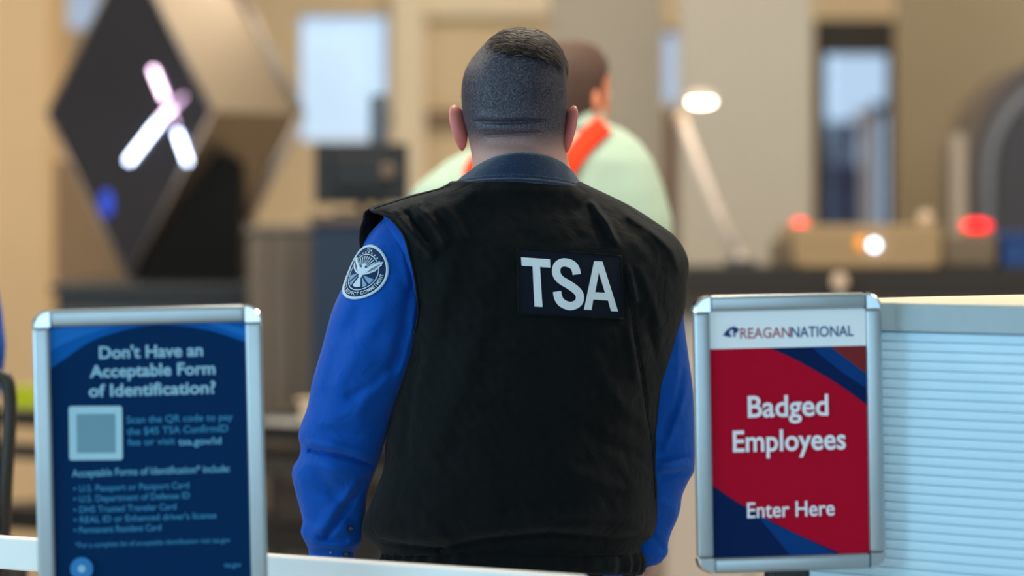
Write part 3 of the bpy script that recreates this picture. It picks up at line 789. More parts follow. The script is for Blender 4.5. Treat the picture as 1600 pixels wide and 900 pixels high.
v, f = sleeve(SL, FL, 334, 862, 1)
mesh('sleeve', v, f, M_BLUE, shirt, smooth=True, fix=True)
v, f = sleeve(SR, FR, 372, 880, 2)
mesh('sleeve', v, f, M_BLUE, shirt, smooth=True)
# cuffs
def cuff(rows, name='cuff'):
    rings = []
    for yy, xl, xr, dc, tilt in rows:
        c, a = (xl + xr) / 2, (xr - xl) / 2
        rings.append([V(c + a * math.cos(t), yy + tilt * math.cos(t), dc + a * 0.001 * 0.9 * math.sin(t)) for t in np.linspace(0, 2 * math.pi, 49)[:-1]])
    v, f = loft_vf(rings, True, True)
    return mesh(name, v, f, M_BLUE, shirt, smooth=False)
M_BTN = mat('dark_button', (14, 24, 60), 0.4)
cuff([(850, 486, 552, 5.994, 0), (856, 482, 554, 5.994, 0), (912, 484, 553, 6.0, 0), (915, 488, 549, 6.0, 0)])
cuff([(858, 968, 1038, 6.09, -6), (866, 966, 1043, 6.09, -6), (894, 975, 1028, 6.098, -12), (900, 980, 1020, 6.1, -12)])
def button(px, py, d, n=(0, -1, 0), r=0.0055):
    v, f = loft_vf([[tuple(Vector(V(px, py, d)) + Vector((rr * math.cos(a), -h, rr * math.sin(a)))) for a in np.linspace(0, 2 * math.pi, 17)[:-1]] for rr, h in ((r, 0), (r, 0.0015), (r * 0.8, 0.0026), (r * 0.55, 0.0016), (r * 0.1, 0.0014))])
    return mesh('button', v, f, M_BTN, shirt, smooth=False)
button(540, 866, 5.994 - 0.0245, r=0.0055)
p = sleeve_pt(SL, FL, np.array(828.), np.array(1.05), 0.0)
button(547, 826, float(p[1]) - 0.001, r=0.005)
button(1016, 867, 6.092 - 0.031, r=0.006)

# --- round seal on the left sleeve
yc0 = 425.0
th0 = math.pi - math.acos(max(-1, min(1, (609 - 566) / 64.0)))
def sp(yy, th, lift=0.0): return sleeve_pt(SL, [], yy, th, lift, 1)
e = 1e-3
Tt = (sp(yc0, th0 + e) - sp(yc0, th0)) / e; Ty = (sp(yc0 - 1, th0) - sp(yc0, th0))
up_ = Ty / np.linalg.norm(Ty); ar = -Tt; ar = ar - up_ * np.dot(ar, up_); ar /= np.linalg.norm(ar)
G = np.stack([-Tt, Ty], 1)
to_par = np.linalg.lstsq(G, np.stack([ar, up_], 1), rcond=None)[0]
def seal_map(s, t, lift):
    s = np.asarray(s, float); t = np.asarray(t, float)
    dth = -(to_par[0, 0] * s + to_par[0, 1] * t); dy = -(to_par[1, 0] * s + to_par[1, 1] * t)
    return sp(yc0 + dy, th0 + dth, lift)
RS = 0.0445
def seal_poly(polys, lift, m, name, parent):
    bm = bmesh.new()
    for P in polys:
        n = len(P); 
        vs_ = [bm.verts.new((x, y, 0)) for x, y in P]
        es = [bm.edges.new((vs_[i], vs_[(i + 1) % n])) for i in range(n)]
        bmesh.ops.triangle_fill(bm, use_beauty=True, edges=es)
    es = [e_ for e_ in bm.edges if e_.calc_length() > 0.006]
    if es: bmesh.ops.subdivide_edges(bm, edges=es, cuts=3, use_grid_fill=True); bmesh.ops.triangulate(bm, faces=bm.faces)
    co = np.array([v_.co[:] for v_ in bm.verts]); Pn = seal_map(co[:, 0], co[:, 1], lift)
    for v_, q in zip(bm.verts, Pn): v_.co = q
    me = bpy.data.meshes.new(name); bm.to_mesh(me); bm.free()
    return link(name, me, m, parent)
def seal_rings(radii, lift, m, name, parent, edge=0.0):
    n = 72; vv = []; ff = []
    for k, r in enumerate(radii):
        a = np.linspace(0, 2 * math.pi, n + 1)[:-1]
        lf = lift if 0 < k < len(radii) - 1 or not edge else lift - edge
        vv += list(map(tuple, seal_map(r * np.cos(a), r * np.sin(a), lf)))
    for k in range(len(radii) - 1):
        ff += [(k * n + i, k * n + (i + 1) % n, (k + 1) * n + (i + 1) % n, (k + 1) * n + i) for i in range(n)]
    return mesh(name, vv, ff, m, parent, smooth=True)
seal = seal_rings([0.0001, 0.008, 0.016, 0.024, 0.032, 0.040, RS, RS + 0.0002], 0.0022, M_SEAL_N, 'sleeve_seal', shirt, 0.0)
seal['label'] = 'round navy and pale blue sleeve patch with an eagle'
seal_rings([RS + 0.0006, RS, RS - 0.0018, RS - 0.0034, RS - 0.004], 0.0036, M_SEAL_W, 'seal_border', seal, 0.0016)
seal_rings([0.0300, 0.0297, 0.0288, 0.0285], 0.0030, M_SEAL_W, 'seal_inner_ring', seal, 0.0005)
# rays of the upper half
rays = []
for k in range(13):
    a = math.radians(20 + k * 140 / 12); a0, a1 = a - 0.035, a + 0.035
    rays.append([(0.010 * math.cos(a0), 0.010 * math.sin(a0) + 0.002), (0.0265 * math.cos(a0), 0.0265 * math.sin(a0)), (0.0265 * math.cos(a1), 0.0265 * math.sin(a1)), (0.010 * math.cos(a1), 0.010 * math.sin(a1) + 0.002)])
seal_poly(rays, 0.0030, M_SEAL_W, 'seal_rays', seal)
# stars above
stars = []
for k in range(9):
    a = math.radians(38 + k * 104 / 8); cx, cy = 0.0325 * math.cos(a), 0.0325 * math.sin(a)
    stars.append([(cx + (0.0021 if i % 2 == 0 else 0.0009) * math.cos(a + i * math.pi / 5), cy + (0.0021 if i % 2 == 0 else 0.0009) * math.sin(a + i * math.pi / 5)) for i in range(10)])
seal_poly(stars, 0.0030, M_SEAL_W, 'seal_stars', seal)
# eagle: wings, body, head, tail
mm = 0.001
wing = [(2, 6), (8, 8), (15, 13), (24, 19), (33, 21), (31, 16), (32, 15), (28, 11), (29, 10), (24, 6), (25, 5), (18, 1), (12, -2), (5, -4), (2, -3)]
eag = [[(x * mm, y * mm) for x, y in wing], [(-x * mm, y * mm) for x, y in wing][::-1],
       [(x * mm, y * mm) for x, y in ((-4, -6), (-5, 4), (-3, 9), (-4, 12), (-1, 15), (3, 14), (6, 12), (3, 11), (3, 9), (5, 4), (4, -6), (2, -10), (-2, -10))],
       [(x * mm, y * mm) for x, y in ((-2, -9), (2, -9), (8, -23), (4, -24), (0, -25), (-4, -24), (-8, -23))]]
seal_poly(eag, 0.0034, M_SEAL_W, 'seal_eagle', seal)
feath = []
for k in range(4):
    x0, y0 = 9 + 2 * k, -0.5 + 2.3 * k; x1, y1 = 23 + 2.2 * k, 7.5 + 3.0 * k
    for sx in (1, -1):
        q = [(sx * x0 * mm, y0 * mm), (sx * x1 * mm, y1 * mm), (sx * x1 * mm, (y1 + 0.7) * mm), (sx * x0 * mm, (y0 + 0.7) * mm)]
        feath.append(q if sx > 0 else q[::-1])
seal_poly(feath, 0.0038, M_SEAL_N, 'seal_feather_lines', seal)
# lower field wedges
wed = []
for a0, a1 in ((200, 222), (228, 244), (296, 312), (318, 340)):
    wed.append([(0.007 * math.cos(math.radians(a0)), 0.007 * math.sin(math.radians(a0)))] + [(0.0265 * math.cos(math.radians(a)), 0.0265 * math.sin(math.radians(a))) for a in np.linspace(a0, a1, 5)])
seal_poly(wed, 0.0029, mat('seal_mid_thread', (120, 152, 186), 0.8, spec=0.2), 'seal_field', seal)
def arc_text(s, r, a0, a1, h, inward):
    V_, F_ = [], []
    ws = []
    for ch in s:
        if ch == ' ': ws.append(0.35); continue
        tv_, _ = text_vf(ch, 0.02); ws.append(max(p[0] for p in tv_) - min(p[0] for p in tv_) + 0.12)
    tot = sum(ws); acc = 0
    for ch, w_ in zip(s, ws):
        a = a0 + (a1 - a0) * (acc + w_ / 2) / tot; acc += w_
        if ch == ' ': continue
        tv_, tf_ = text_vf(ch, 0.02); mx = (max(p[0] for p in tv_) + min(p[0] for p in tv_)) / 2
        sx = abs(a1 - a0) * r / tot
        k = len(V_); ca, sa = math.cos(a), math.sin(a)
        for p in tv_:
            lx, ly = (p[0] - mx) * sx, p[1] * h / 0.73
            if inward: rr = r - h / 2 + ly; qx, qy = rr * ca + lx * sa, rr * sa - lx * ca
            else: rr = r + h / 2 - ly; qx, qy = rr * ca - lx * sa, rr * sa + lx * ca
            V_.append((qx, qy))
        F_ += [tuple(i + k for i in q) for q in tf_]
    P = seal_map([p[0] for p in V_], [p[1] for p in V_], 0.0032)
    return mesh('seal_lettering', list(map(tuple, P)), F_, M_SEAL_W, seal, fix=False)
arc_text('INTEGRITY RESPECT COMMITMENT', 0.0352, math.radians(178), math.radians(362), 0.0058, False)
arc_text('TSA', 0.0366, math.radians(101), math.radians(79), 0.0048, True)

# --- body: head, neck and hidden trunk as one surface, arms and hands
HEAD = [(47, 802, 820, 0.006, 0.008), (49, 792, 832, 0.026, 0.03), (54, 776, 846, 0.044, 0.055), (63, 763, 860, 0.06, 0.067), (76, 751, 870, 0.075, 0.08), (92, 737, 879, 0.086, 0.088), (110, 727, 884, 0.094, 0.093), (130, 722, 886, 0.099, 0.095), (150, 721, 887, 0.101, 0.095),
        (168, 722, 887, 0.100, 0.096), (184, 724, 886, 0.097, 0.096), (200, 728, 885, 0.093, 0.098), (216, 732, 884, 0.087, 0.1), (236, 736, 885, 0.081, 0.1), (252, 738, 888, 0.079, 0.098), (268, 738, 893, 0.079, 0.09), (282, 736, 897, 0.08, 0.06), (300, 728, 905, 0.08, 0.058), (330, 690, 960, 0.075, 0.055), (400, 660, 1000, 0.10, 0.1), (600, 665, 990, 0.12, 0.12), (880, 660, 985, 0.11, 0.11)]
rows = np.concatenate([np.linspace(47, 60, 12), np.arange(62, 290, 1.6), np.linspace(292, 880, 30)])
NT = 128; rings = []
HD = 6.005
for yy in rows:
    xl, xr, bk, fr = [float(smooth_tab(HEAD, yy, k)) for k in (1, 2, 3, 4)]
    c, a = (xl + xr) / 2, (xr - xl) / 2; ring = []
    for t in np.linspace(0, 2 * math.pi, NT + 1)[:-1]:
        ct, st = math.cos(t), math.sin(t)
        x = c + a * math.copysign(abs(ct) ** 0.92, ct); dep = bk if st < 0 else fr
        y = dep * math.copysign(abs(st) ** 0.95, st)
        rel = 0.0
        if st < 0:
            m1 = np.clip((x - 738) / 10, 0, 1) * np.clip((856 - x) / 10, 0, 1); m2 = np.clip((x - 755) / 10, 0, 1) * np.clip((846 - x) / 10, 0, 1)
            y1 = 192 + 1.5 * math.sin(x * 0.05); y2 = 214 - 5 * (x - 760) / 80
            rel += -0.0062 * m1 * math.exp(-((yy - y1) / 2.3) ** 2) + 0.003 * m1 * math.exp(-((yy - y1 + 8) / 7) ** 2)
            rel += -0.0055 * m2 * math.exp(-((yy - y2) / 2.1) ** 2) + 0.0035 * m1 * math.exp(-((yy - 203) / 6) ** 2)
            rel += 0.003 * m2 * math.exp(-((yy - 226) / 8) ** 2)
            y -= rel * abs(st)
        else:
            fx = (x - c) / a
            y += 0.022 * math.exp(-((yy - 190) / 12) ** 2 - (fx / 0.14) ** 2) + 0.012 * math.exp(-((yy - 172) / 14) ** 2 - (fx / 0.1) ** 2)      # nose
            y += 0.006 * math.exp(-((yy - 218) / 4) ** 2 - (fx / 0.3) ** 2) + 0.006 * math.exp(-((yy - 228) / 4) ** 2 - (fx / 0.28) ** 2)        # lips
            y += 0.006 * math.exp(-((yy - 146) / 6) ** 2 - ((abs(fx) - 0.35) / 0.25) ** 2) - 0.009 * math.exp(-((yy - 162) / 8) ** 2 - ((abs(fx) - 0.38) / 0.18) ** 2)  # brow, sockets
        ring.append(((x - 800) / F * D0, HD + y + 0.00008 * (x - c), CZ - (yy - HY) / F * D0))
    rings.append(ring)
hv, hf = loft_vf(rings)

def hand_vf(wr, fwd, palm_n, s=1.0, mirror=1):
    """wrist point, direction of the fingers, palm normal: palm, four unequal curled fingers and a thumb"""
    wr = Vector(wr); f_ = Vector(fwd).normalized(); n_ = Vector(palm_n); n_ = (n_ - f_ * n_.dot(f_)).normalized(); sd = f_.cross(n_) * mirror
    parts = [tube_vf([wr - f_ * 0.02, wr + f_ * 0.01, wr + f_ * 0.045 * s, wr + f_ * 0.09 * s, wr + f_ * 0.10 * s], [0.028, 0.03, 0.041, 0.042, 0.03], 16, flat=(1, 0.42) if abs(sd.dot(f_.cross(Vector((0, 0, 1))) if abs(f_.z) < 0.9 else f_.cross(Vector((0, 1, 0))))) > 0.7 else (0.42, 1))]
    for k, (o_, L) in enumerate(((0.03, 0.072), (0.0105, 0.08), (-0.0095, 0.075), (-0.029, 0.058))):
        b = wr + f_ * (0.088 - abs(o_) * 0.2) * s + sd * o_
        p1 = b + (f_ * 0.92 + n_ * 0.3).normalized() * L * 0.45; p2 = p1 + (f_ * 0.6 + n_ * 0.75).normalized() * L * 0.32; p3 = p2 + (f_ * 0.25 + n_ * 0.95).normalized() * L * 0.26
        parts.append(tube_vf([b - f_ * 0.015, b, p1, p2, p3, p3 + (p3 - p2) * 0.12], [0.009, 0.0098, 0.009, 0.0082, 0.0072, 0.003], 10))
    b = wr + f_ * 0.025 + sd * 0.03
    p1 = b + (f_ * 0.6 + sd * 0.55 + n_ * 0.35).normalized() * 0.04; p2 = p1 + (f_ * 0.85 + sd * 0.1 + n_ * 0.5).normalized() * 0.034
    parts.append(tube_vf([b - sd * 0.015, b, p1, p2, p2 + (p2 - p1) * 0.1], [0.012, 0.0125, 0.011, 0.0085, 0.003], 10))
    return merge_vf(parts)
wl = V(519, 905, 6.0); wr_ = V(1000, 892, 6.1)
armL = tube_vf([V(640, 380, 5.96), V(560, 640, 5.96), V(520, 700, 5.965), wl], [0.04, 0.04, 0.038, 0.027], 16)
armR = tube_vf([V(1010, 420, 6.05), V(1015, 640, 6.06), V(1015, 740, 6.07), wr_], [0.036, 0.036, 0.034, 0.026], 16)
bv = merge_vf([(hv, hf), armL, armR, hand_vf(wl, (0.02, 0.1, -1), (1, 0.2, 0), 1, 1), hand_vf(wr_, (-0.15, 0.25, -1), (-1, 0.2, 0), 1, -1)])

# scalp and skin: cropped hair fades to skin down the neck
msk = bpy.data.materials.new('cropped_hair_and_skin'); msk.use_nodes = True
nt = msk.node_tree; bs = nt.nodes['Principled BSDF']
tc = nt.nodes.new('ShaderNodeTexCoord'); sx_ = nt.nodes.new('ShaderNodeSeparateXYZ'); nt.links.new(tc.outputs['Object'], sx_.inputs[0])
def mr(inp, a, b, c=0.0, d=1.0):
    n = nt.nodes.new('ShaderNodeMapRange'); n.interpolation_type = 'SMOOTHSTEP'
    for k, v_ in zip((1, 2, 3, 4), (a, b, c, d)): n.inputs[k].default_value = v_
    nt.links.new(inp, n.inputs[0]); return n.outputs[0]
def mth(op, a, b):
    n = nt.nodes.new('ShaderNodeMath'); n.operation = op
    for k, q in enumerate((a, b)):
        if isinstance(q, (int, float)): n.inputs[k].default_value = q
        else: nt.links.new(q, n.inputs[k])
    return n.outputs[0]
nz = nt.nodes.new('ShaderNodeTexNoise'); nz.inputs['Scale'].default_value = 420; nz.inputs['Detail'].default_value = 4; nt.links.new(tc.outputs['Object'], nz.inputs['Vector'])
up = mr(sx_.outputs[2], 1.572, 1.628); bk_ = mr(sx_.outputs[1], 6.05, 6.015)
top_ = mr(sx_.outputs[2], 1.715, 1.735); msk_f = mth('MAXIMUM', mth('MULTIPLY', up, bk_), top_)
msk_f = mth('MULTIPLY', msk_f, mr(nz.outputs['Fac'], 0.2, 0.62, 0.72, 1.0))
mx = nt.nodes.new('ShaderNodeMix'); mx.data_type = 'RGBA'
mx.inputs[6].default_value = lin((196, 150, 138)) + (1,); mx.inputs[7].default_value = lin((18, 38, 58)) + (1,)
nt.links.new(msk_f, mx.inputs[0]); nt.links.new(mx.outputs[2], bs.inputs['Base Color'])
bs.inputs['Roughness'].default_value = 0.55; bs.inputs['Subsurface Weight'].default_value = 0.08; bs.inputs['Subsurface Radius'].default_value = (0.01, 0.004, 0.002); bs.inputs['Subsurface Scale'].default_value = 1.0
bp = nt.nodes.new('ShaderNodeBump'); bp.inputs['Strength'].default_value = 0.35; bp.inputs['Distance'].default_value = 0.001
nt.links.new(nz.outputs['Fac'], bp.inputs['Height']); nt.links.new(bp.outputs['Normal'], bs.inputs['Normal'])

# ears belong to the same body mesh
def ear_vf(cx, cy, sx, yaw, half_h=36, out=15):
    n, rr = 28, []
    prof_e = [(0.0, 0.30, -0.2), (0.35, 0.72, 0.0), (0.7, 0.95, 0.5), (0.9, 1.02, 0.9), (1.0, 1.0, 1.15), (0.95, 0.9, 1.2), (0.8, 0.75, 0.75), (0.5, 0.45, 0.5)]
    base = Vector(V(cx, cy, D0 + 0.0))
    Rz = Matrix.Rotation(yaw, 3, 'Z')
    for dep, sc_, o_ in prof_e:
        ring = []
        for i in range(n):
            a = 2 * math.pi * i / n
            up2 = math.sin(a); fw = math.cos(a)
            # ear outline in its own plane (fw = towards the back of the head), broad top and narrow lobe
            wd_ = 0.019 * (1.0 + 0.22 * up2) * sc_; hh_ = half_h * 0.001 * sc_
            ring.append(base + Rz @ Vector((sx * (o_ * out * 0.001 * (1 + 0.35 * up2) + 0.004 * up2), -fw * wd_, up2 * hh_)))
        rr.append(ring)
    return loft_vf(rr)
earL = ear_vf(724, 200, -1, math.radians(-32), 36, 10); earR = ear_vf(884, 202, 1, math.radians(24), 37, 8)
M_EAR = mat('ear_skin', (214, 128, 116), 0.5, var=0.1, vscale=60, sss=0.3)
body = mesh('body', bv[0], bv[1], msk, off, smooth=True)
for ev in (earL, earR):
    eo = mesh('ear', ev[0], ev[1], M_EAR, body, smooth=True)
    eo.modifiers.new('sub', 'SUBSURF').levels = 1; eo.modifiers['sub'].render_levels = 2
M_EYE = mat('eye_white', (230, 228, 224), 0.2); M_IRIS = mat('brown_iris', (50, 30, 20), 0.2)
for px in (776, 836):
    v, f = sphere_vf((V(px, 162, D0)[0], HD + 0.079, V(px, 162, D0)[2]), (0.0125,) * 3); eo = mesh('eye', v, f, M_EYE, body, smooth=True)
    v, f = sphere_vf((V(px, 162, D0)[0], HD + 0.0875, V(px, 162, D0)[2]), (0.0055, 0.0045, 0.0055)); mesh('iris', v, f, M_IRIS, body, smooth=True)

# hair: cropped stubble strands and the longer combed top
M_HAIR = mat('dark_hair', (24, 20, 18), 0.6, var=0.5, vscale=160, spec=0.3)
M_CROP = mat('cropped_dark_hair', (22, 38, 56), 0.45, var=0.6, vscale=300, spec=0.6)
def head_pt(yy, t, lift=0.0):
    xl, xr, bk, fr = [float(interp(HEAD, yy, k)) for k in (1, 2, 3, 4)]
    c, a = (xl + xr) / 2, (xr - xl) / 2; ct, st = math.cos(t), math.sin(t)
    x = c + a * math.copysign(abs(ct) ** 0.92, ct); dep = bk if st < 0 else fr
    p = Vector(((x - 800) / F * D0, HD + dep * math.copysign(abs(st) ** 0.95, st) + 0.00008 * (x - c), CZ - (yy - HY) / F * D0))
    n = Vector((ct * 0.085, st * 0.1, 0)); cen = Vector((V(805, 150, D0)[0], HD, V(805, 150, D0)[2]))
    n = (p - cen); n.z = n.z if yy < 130 else n.z * 0.15; n.normalize()
    return p + n * lift, n
sv, sf = [], []
for k in range(22000):
    yy = random.uniform(58, 236); t = random.uniform(math.pi * 0.93, math.pi * 2.07)
    if yy > 200 and random.random() < (yy - 200) / 38: continue
    if 189 < yy < 195 or 210 < yy < 214: continue
    p, n = head_pt(yy, t, 0.0)
    L = 0.0042 * max(0.25, min(1.0, (215 - yy) / 70)) * random.uniform(0.7, 1.2)
    tip = p + (n * 0.75 + Vector((random.uniform(-0.35, 0.35), random.uniform(-0.1, 0.1), -0.45 + random.uniform(-0.3, 0.3)))) * L
    sdv = n.cross(Vector((0, 0, 1))); sdv = sdv.normalized() * 0.00032 if sdv.length > 1e-6 else Vector((0.0003, 0, 0))
    b = len(sv); sv += [p - sdv - n * 0.0005, p + sdv - n * 0.0005, tip]; sf.append((b, b + 1, b + 2))
crop = mesh('cropped_hair', sv, sf, M_CROP, body, fix=False); crop['kind'] = 'stuff'
# combed top: strands sweep from the parting on the left over to the right and back
sv, sf = [], []
HSET = [([], []), ([], []), ([], [])]
for k in range(4200):
    t = random.uniform(0, 2 * math.pi); yy = 47 + 46 * random.random() ** 0.7
    p, n = head_pt(yy, t)
    x = p.x / D0 * F + 800
    lim = 78 + 0.16 * max(0, x - 770) + 10 * math.sin((x - 757) * 0.03)
    if x < 758 or (p.y < HD and yy > lim + random.uniform(-6, 8)): continue
    dirv = Vector((0.85, -0.35 if p.y < HD else 0.5, 0.12)); dirv = (dirv - n * dirv.dot(n)).normalized()
    sv, sf = HSET[random.choices((0, 1, 2), (0.66, 0.24, 0.10))[0]]
    L = random.uniform(0.018, 0.036); wdt = random.uniform(0.0004, 0.0011)
    sd_ = n.cross(dirv).normalized() * wdt
    lift = 0.003 + 0.0045 * math.sin(min(1, max(0, (x - 755) / 110)) * math.pi)
    b = len(sv)
    for s_, lf in ((0, 0.0), (0.35, lift * 0.8), (0.7, lift), (1.0, lift * 0.35)):
        q = p + dirv * L * s_ + n * (lf - 0.5 * (L * s_) ** 2 / 0.09) + Vector((random.uniform(-1, 1), 0, random.uniform(-1, 1))) * 0.0007
        ww = 1 - 0.75 * s_
        sv += [q - sd_ * ww, q + sd_ * ww]
    sf += [(b + 2 * i, b + 2 * i + 1, b + 2 * i + 3, b + 2 * i + 2) for i in range(3)]
for (sv, sf), hm in zip(HSET, (M_HAIR, mat('dark_brown_hair', (46, 36, 30), 0.55, spec=0.3), mat('hair_highlight', (98, 80, 64), 0.5, spec=0.3))):  # the lightest strands paint highlights into the hair colour
    topm = mesh('combed_hair', sv, sf, hm, body, fix=False); topm['kind'] = 'stuff'

# trousers, belt and shoes (below the frame)
def leg_vf(x0, x1, dy):
    rings = []
    for z, r, xx, y in ((0.84, 0.10, x0 * 0.9, 6.0), (0.76, 0.104, x0, 6.0), (0.5, 0.08, (x0 + x1) / 2, 6.01), (0.3, 0.073, x1, 6.0), (0.1, 0.068, x1, 5.99), (0.05, 0.07, x1, 5.99)):
        rings.append([(xx + r * math.cos(a), y + dy + r * 1.1 * math.sin(a), z) for a in np.linspace(0, 2 * math.pi, 33)[:-1]])
    return loft_vf(rings)
rings = []
for z, ax, by in ((0.97, 0.185, 0.125), (0.9, 0.19, 0.13), (0.82, 0.2, 0.14), (0.76, 0.205, 0.14), (0.72, 0.18, 0.11)):
    rings.append([(0.002 + ax * math.cos(a), D0 + by * math.sin(a) + 0.05 * math.cos(a), z) for a in np.linspace(0, 2 * math.pi, 49)[:-1]])
v, f = merge_vf([loft_vf(rings), leg_vf(-0.1, -0.12, -0.02), leg_vf(0.105, 0.13, 0.02)])
mesh('trousers', v, f, M_TROUS, off, smooth=True)
def shoe(x, y, parent, m=M_SHOE):
    rr = []
    for s_, wd_, h in ((-0.08, 0.02, 0.03), (-0.07, 0.034, 0.075), (-0.02, 0.038, 0.085), (0.05, 0.04, 0.07), (0.12, 0.046, 0.05), (0.17, 0.04, 0.04), (0.195, 0.02, 0.025)):
        rr.append([(x + wd_ * math.cos(a), y + s_, max(0.0, h * 0.5 + h * 0.5 * math.sin(a))) for a in np.linspace(0, 2 * math.pi, 21)[:-1]])
    v, f = loft_vf(rr); return mesh('shoe', v, f, m, parent, smooth=True)
shoe(-0.12, 5.99, off); shoe(0.13, 6.02, off)

# ------------------------------------------------------------------ two other people, further back
def simple_person(name, label, d, head_c, head_yaw, torso, colors, hair_m, arms, legs, neck_px, skin=M_SKIN):
    """torso rows and joints in photo pixels at depth d"""
    k = d / F
    t = empty(name, (V(head_c[0], 0, d)[0], d, 0), label=label, cat='person')
    sm, tm = colors
    # body: head with a face, neck, arms with hands
    hc = Vector(V(head_c[0], head_c[1], d)); Rz = Matrix.Rotation(head_yaw, 3, 'Z')
    HR = [(-0.118, 0.02, -0.035, 0.085), (-0.108, 0.048, -0.06, 0.098), (-0.085, 0.06, -0.075, 0.1), (-0.05, 0.068, -0.085, 0.1), (-0.02, 0.073, -0.093, 0.098), (0.02, 0.077, -0.098, 0.096), (0.06, 0.075, -0.094, 0.09), (0.09, 0.062, -0.078, 0.072), (0.11, 0.04, -0.05, 0.045), (0.119, 0.012, -0.015, 0.015)]
    rings = []
    for z in np.linspace(-0.118, 0.119, 40):
        ax = float(smooth_tab(HR, z, 1)); bk = float(smooth_tab(HR, z, 2)); fr = float(smooth_tab(HR, z, 3)); ring = []
        for a in np.linspace(0, 2 * math.pi, 49)[:-1]:
            st = math.sin(a); y = (fr if st > 0 else -bk) * st; x = ax * math.cos(a)
            if st > 0: y += 0.022 * math.exp(-((z + 0.025) / 0.014) ** 2 - (x / 0.012) ** 2) + 0.006 * math.exp(-((z + 0.062) / 0.008) ** 2 - (x / 0.022) ** 2) - 0.008 * math.exp(-((z - 0.005) / 0.01) ** 2 - ((abs(x) - 0.03) / 0.014) ** 2)
            ring.append(hc + Rz @ Vector((x, y, z)))
        rings.append(ring)
    parts = [loft_vf(rings)]
    nb = Vector(V(*neck_px, d))
    parts.append(tube_vf([hc + Vector((0, -0.01, -0.04)), hc.lerp(nb, 0.6), nb, nb + Vector((0, 0, -0.06))], [0.055, 0.058, 0.064, 0.09], 20))
    for sgn in (-1, 1):
        M = Rz @ Matrix.Rotation(sgn * 0.4, 3, 'Z')
        parts.append(sphere_vf(hc + Rz @ Vector((sgn * 0.078, -0.005, -0.015)), (0.008, 0.018, 0.031), 14, 10, M))
    for (sh, el, wr, side) in arms:
        parts.append(tube_vf([sh, el, wr], [0.042, 0.036, 0.026], 14))
        wd_ = (Vector(wr) - Vector(el)).normalized()
        parts.append(hand_vf(wr, wd_, (-side, 0.2, 0.1), 1, side))
    bv_ = merge_vf(parts); bo = mesh('body', bv_[0], bv_[1], skin, t, smooth=True)
    # hair cap
    rings = []
    for z in np.linspace(-0.06, 0.119, 30):
        ax = float(smooth_tab(HR, min(z, 0.119), 1)) + 0.007; bk = float(smooth_tab(HR, min(z, 0.119), 2)) - 0.008; fr = float(smooth_tab(HR, min(z, 0.119), 3)) + 0.006
        ring = []
        for a in np.linspace(0, 2 * math.pi, 49)[:-1]:
            st = math.sin(a); front_open = st > 0 and z < 0.075
            y = (fr if st > 0 else -bk) * st; x = ax * math.cos(a)
            if front_open: y = min(y, 0.012 + max(0, (z - 0.03)) * 1.2); x *= 1.0 if abs(math.cos(a)) > 0.85 else 0.8
            ring.append(hc + Rz @ Vector((x, y, z + max(0, z - 0.05) * 0.12 + 0.002 * noise.noise(Vector((x, y, z)) * 70))))
        rings.append(ring)
    v, f = loft_vf(rings); mesh('hair', v, f, hair_m, bo, smooth=True)
    for sgn in (-1, 1):
        v, f = sphere_vf(hc + Rz @ Vector((sgn * 0.031, 0.083, 0.004)), (0.011,) * 3, 12, 8); mesh('eye', v, f, M_EYE, bo, smooth=True)
    # shirt
    rings = []
    for yy, xl, xr, b in torso:
        c, a = (xl + xr) / 2, (xr - xl) / 2
        rings.append([V(c + a * math.copysign(abs(math.cos(q)) ** 0.9, math.cos(q)), yy, d + b * math.sin(q)) for q in np.linspace(0, 2 * math.pi, 65)[:-1]])
    # densify
    R = np.array(rings); tt = np.linspace(0, len(R) - 1, 70); RR = []
    for u in tt:
        i = min(int(u), len(R) - 2); fr_ = u - i; RR.append([tuple(p) for p in (R[i] * (1 - fr_) + R[i + 1] * fr_)])
    v, f = loft_vf(RR)
    v = [Vector(p) + Vector((0, noise.noise(Vector(p) * 9) * 0.012, 0)) for p in v]
    sh_o = mesh('shirt', v, f, sm, t, smooth=True)
    for (sh, el, wr, side) in arms:
        tube('sleeve', [Vector(sh) + Vector((0, 0, 0.045)), sh, Vector(sh).lerp(Vector(el), 0.5), el, Vector(el).lerp(Vector(wr), 0.5), Vector(el).lerp(Vector(wr), 0.92)], [0.03, 0.064, 0.062, 0.055, 0.05, 0.04], sm, sh_o, 20)
    # trousers
    lp = []
    for pts in legs: lp.append(tube_vf(pts, [0.095, 0.09, 0.07, 0.062, 0.058][:len(pts)], 20))
    v, f = merge_vf(lp); mesh('trousers', v, f, tm, t, smooth=True)
    for pts in legs: shoe(pts[-1][0], pts[-1][1], t)
    return t, sh_o

M_GREEN = mat('pale_green_cotton', (170, 192, 172), 0.85, var=0.06, vscale=30, sheen=0.1)
M_BROWNH = mat('brown_hair', (74, 50, 38), 0.7, var=0.2, vscale=60)
dg_ = 8.7
xg = V(850, 0, dg_)[0]
def pt(px, py, d): return V(px, py, d)
tor = [(186, 884, 942, 0.05), (193, 868, 952, 0.062), (203, 815, 975, 0.082), (222, 755, 1000, 0.10), (250, 700, 1020, 0.125), (290, 650, 1036, 0.14), (340, 622, 1050, 0.15), (420, 640, 1052, 0.15), (560, 660, 1040, 0.15), (720, 660, 1030, 0.15), (760, 665, 1025, 0.14)]
aL = (pt(672, 345, dg_), pt(655, 540, dg_ + 0.02), pt(650, 700, dg_ + 0.18), -1)
aR = (pt(998, 335, dg_), pt(1022, 520, dg_ + 0.02), pt(1020, 680, dg_ + 0.18), 1)
zb_ = V(0, 760, dg_)[2]
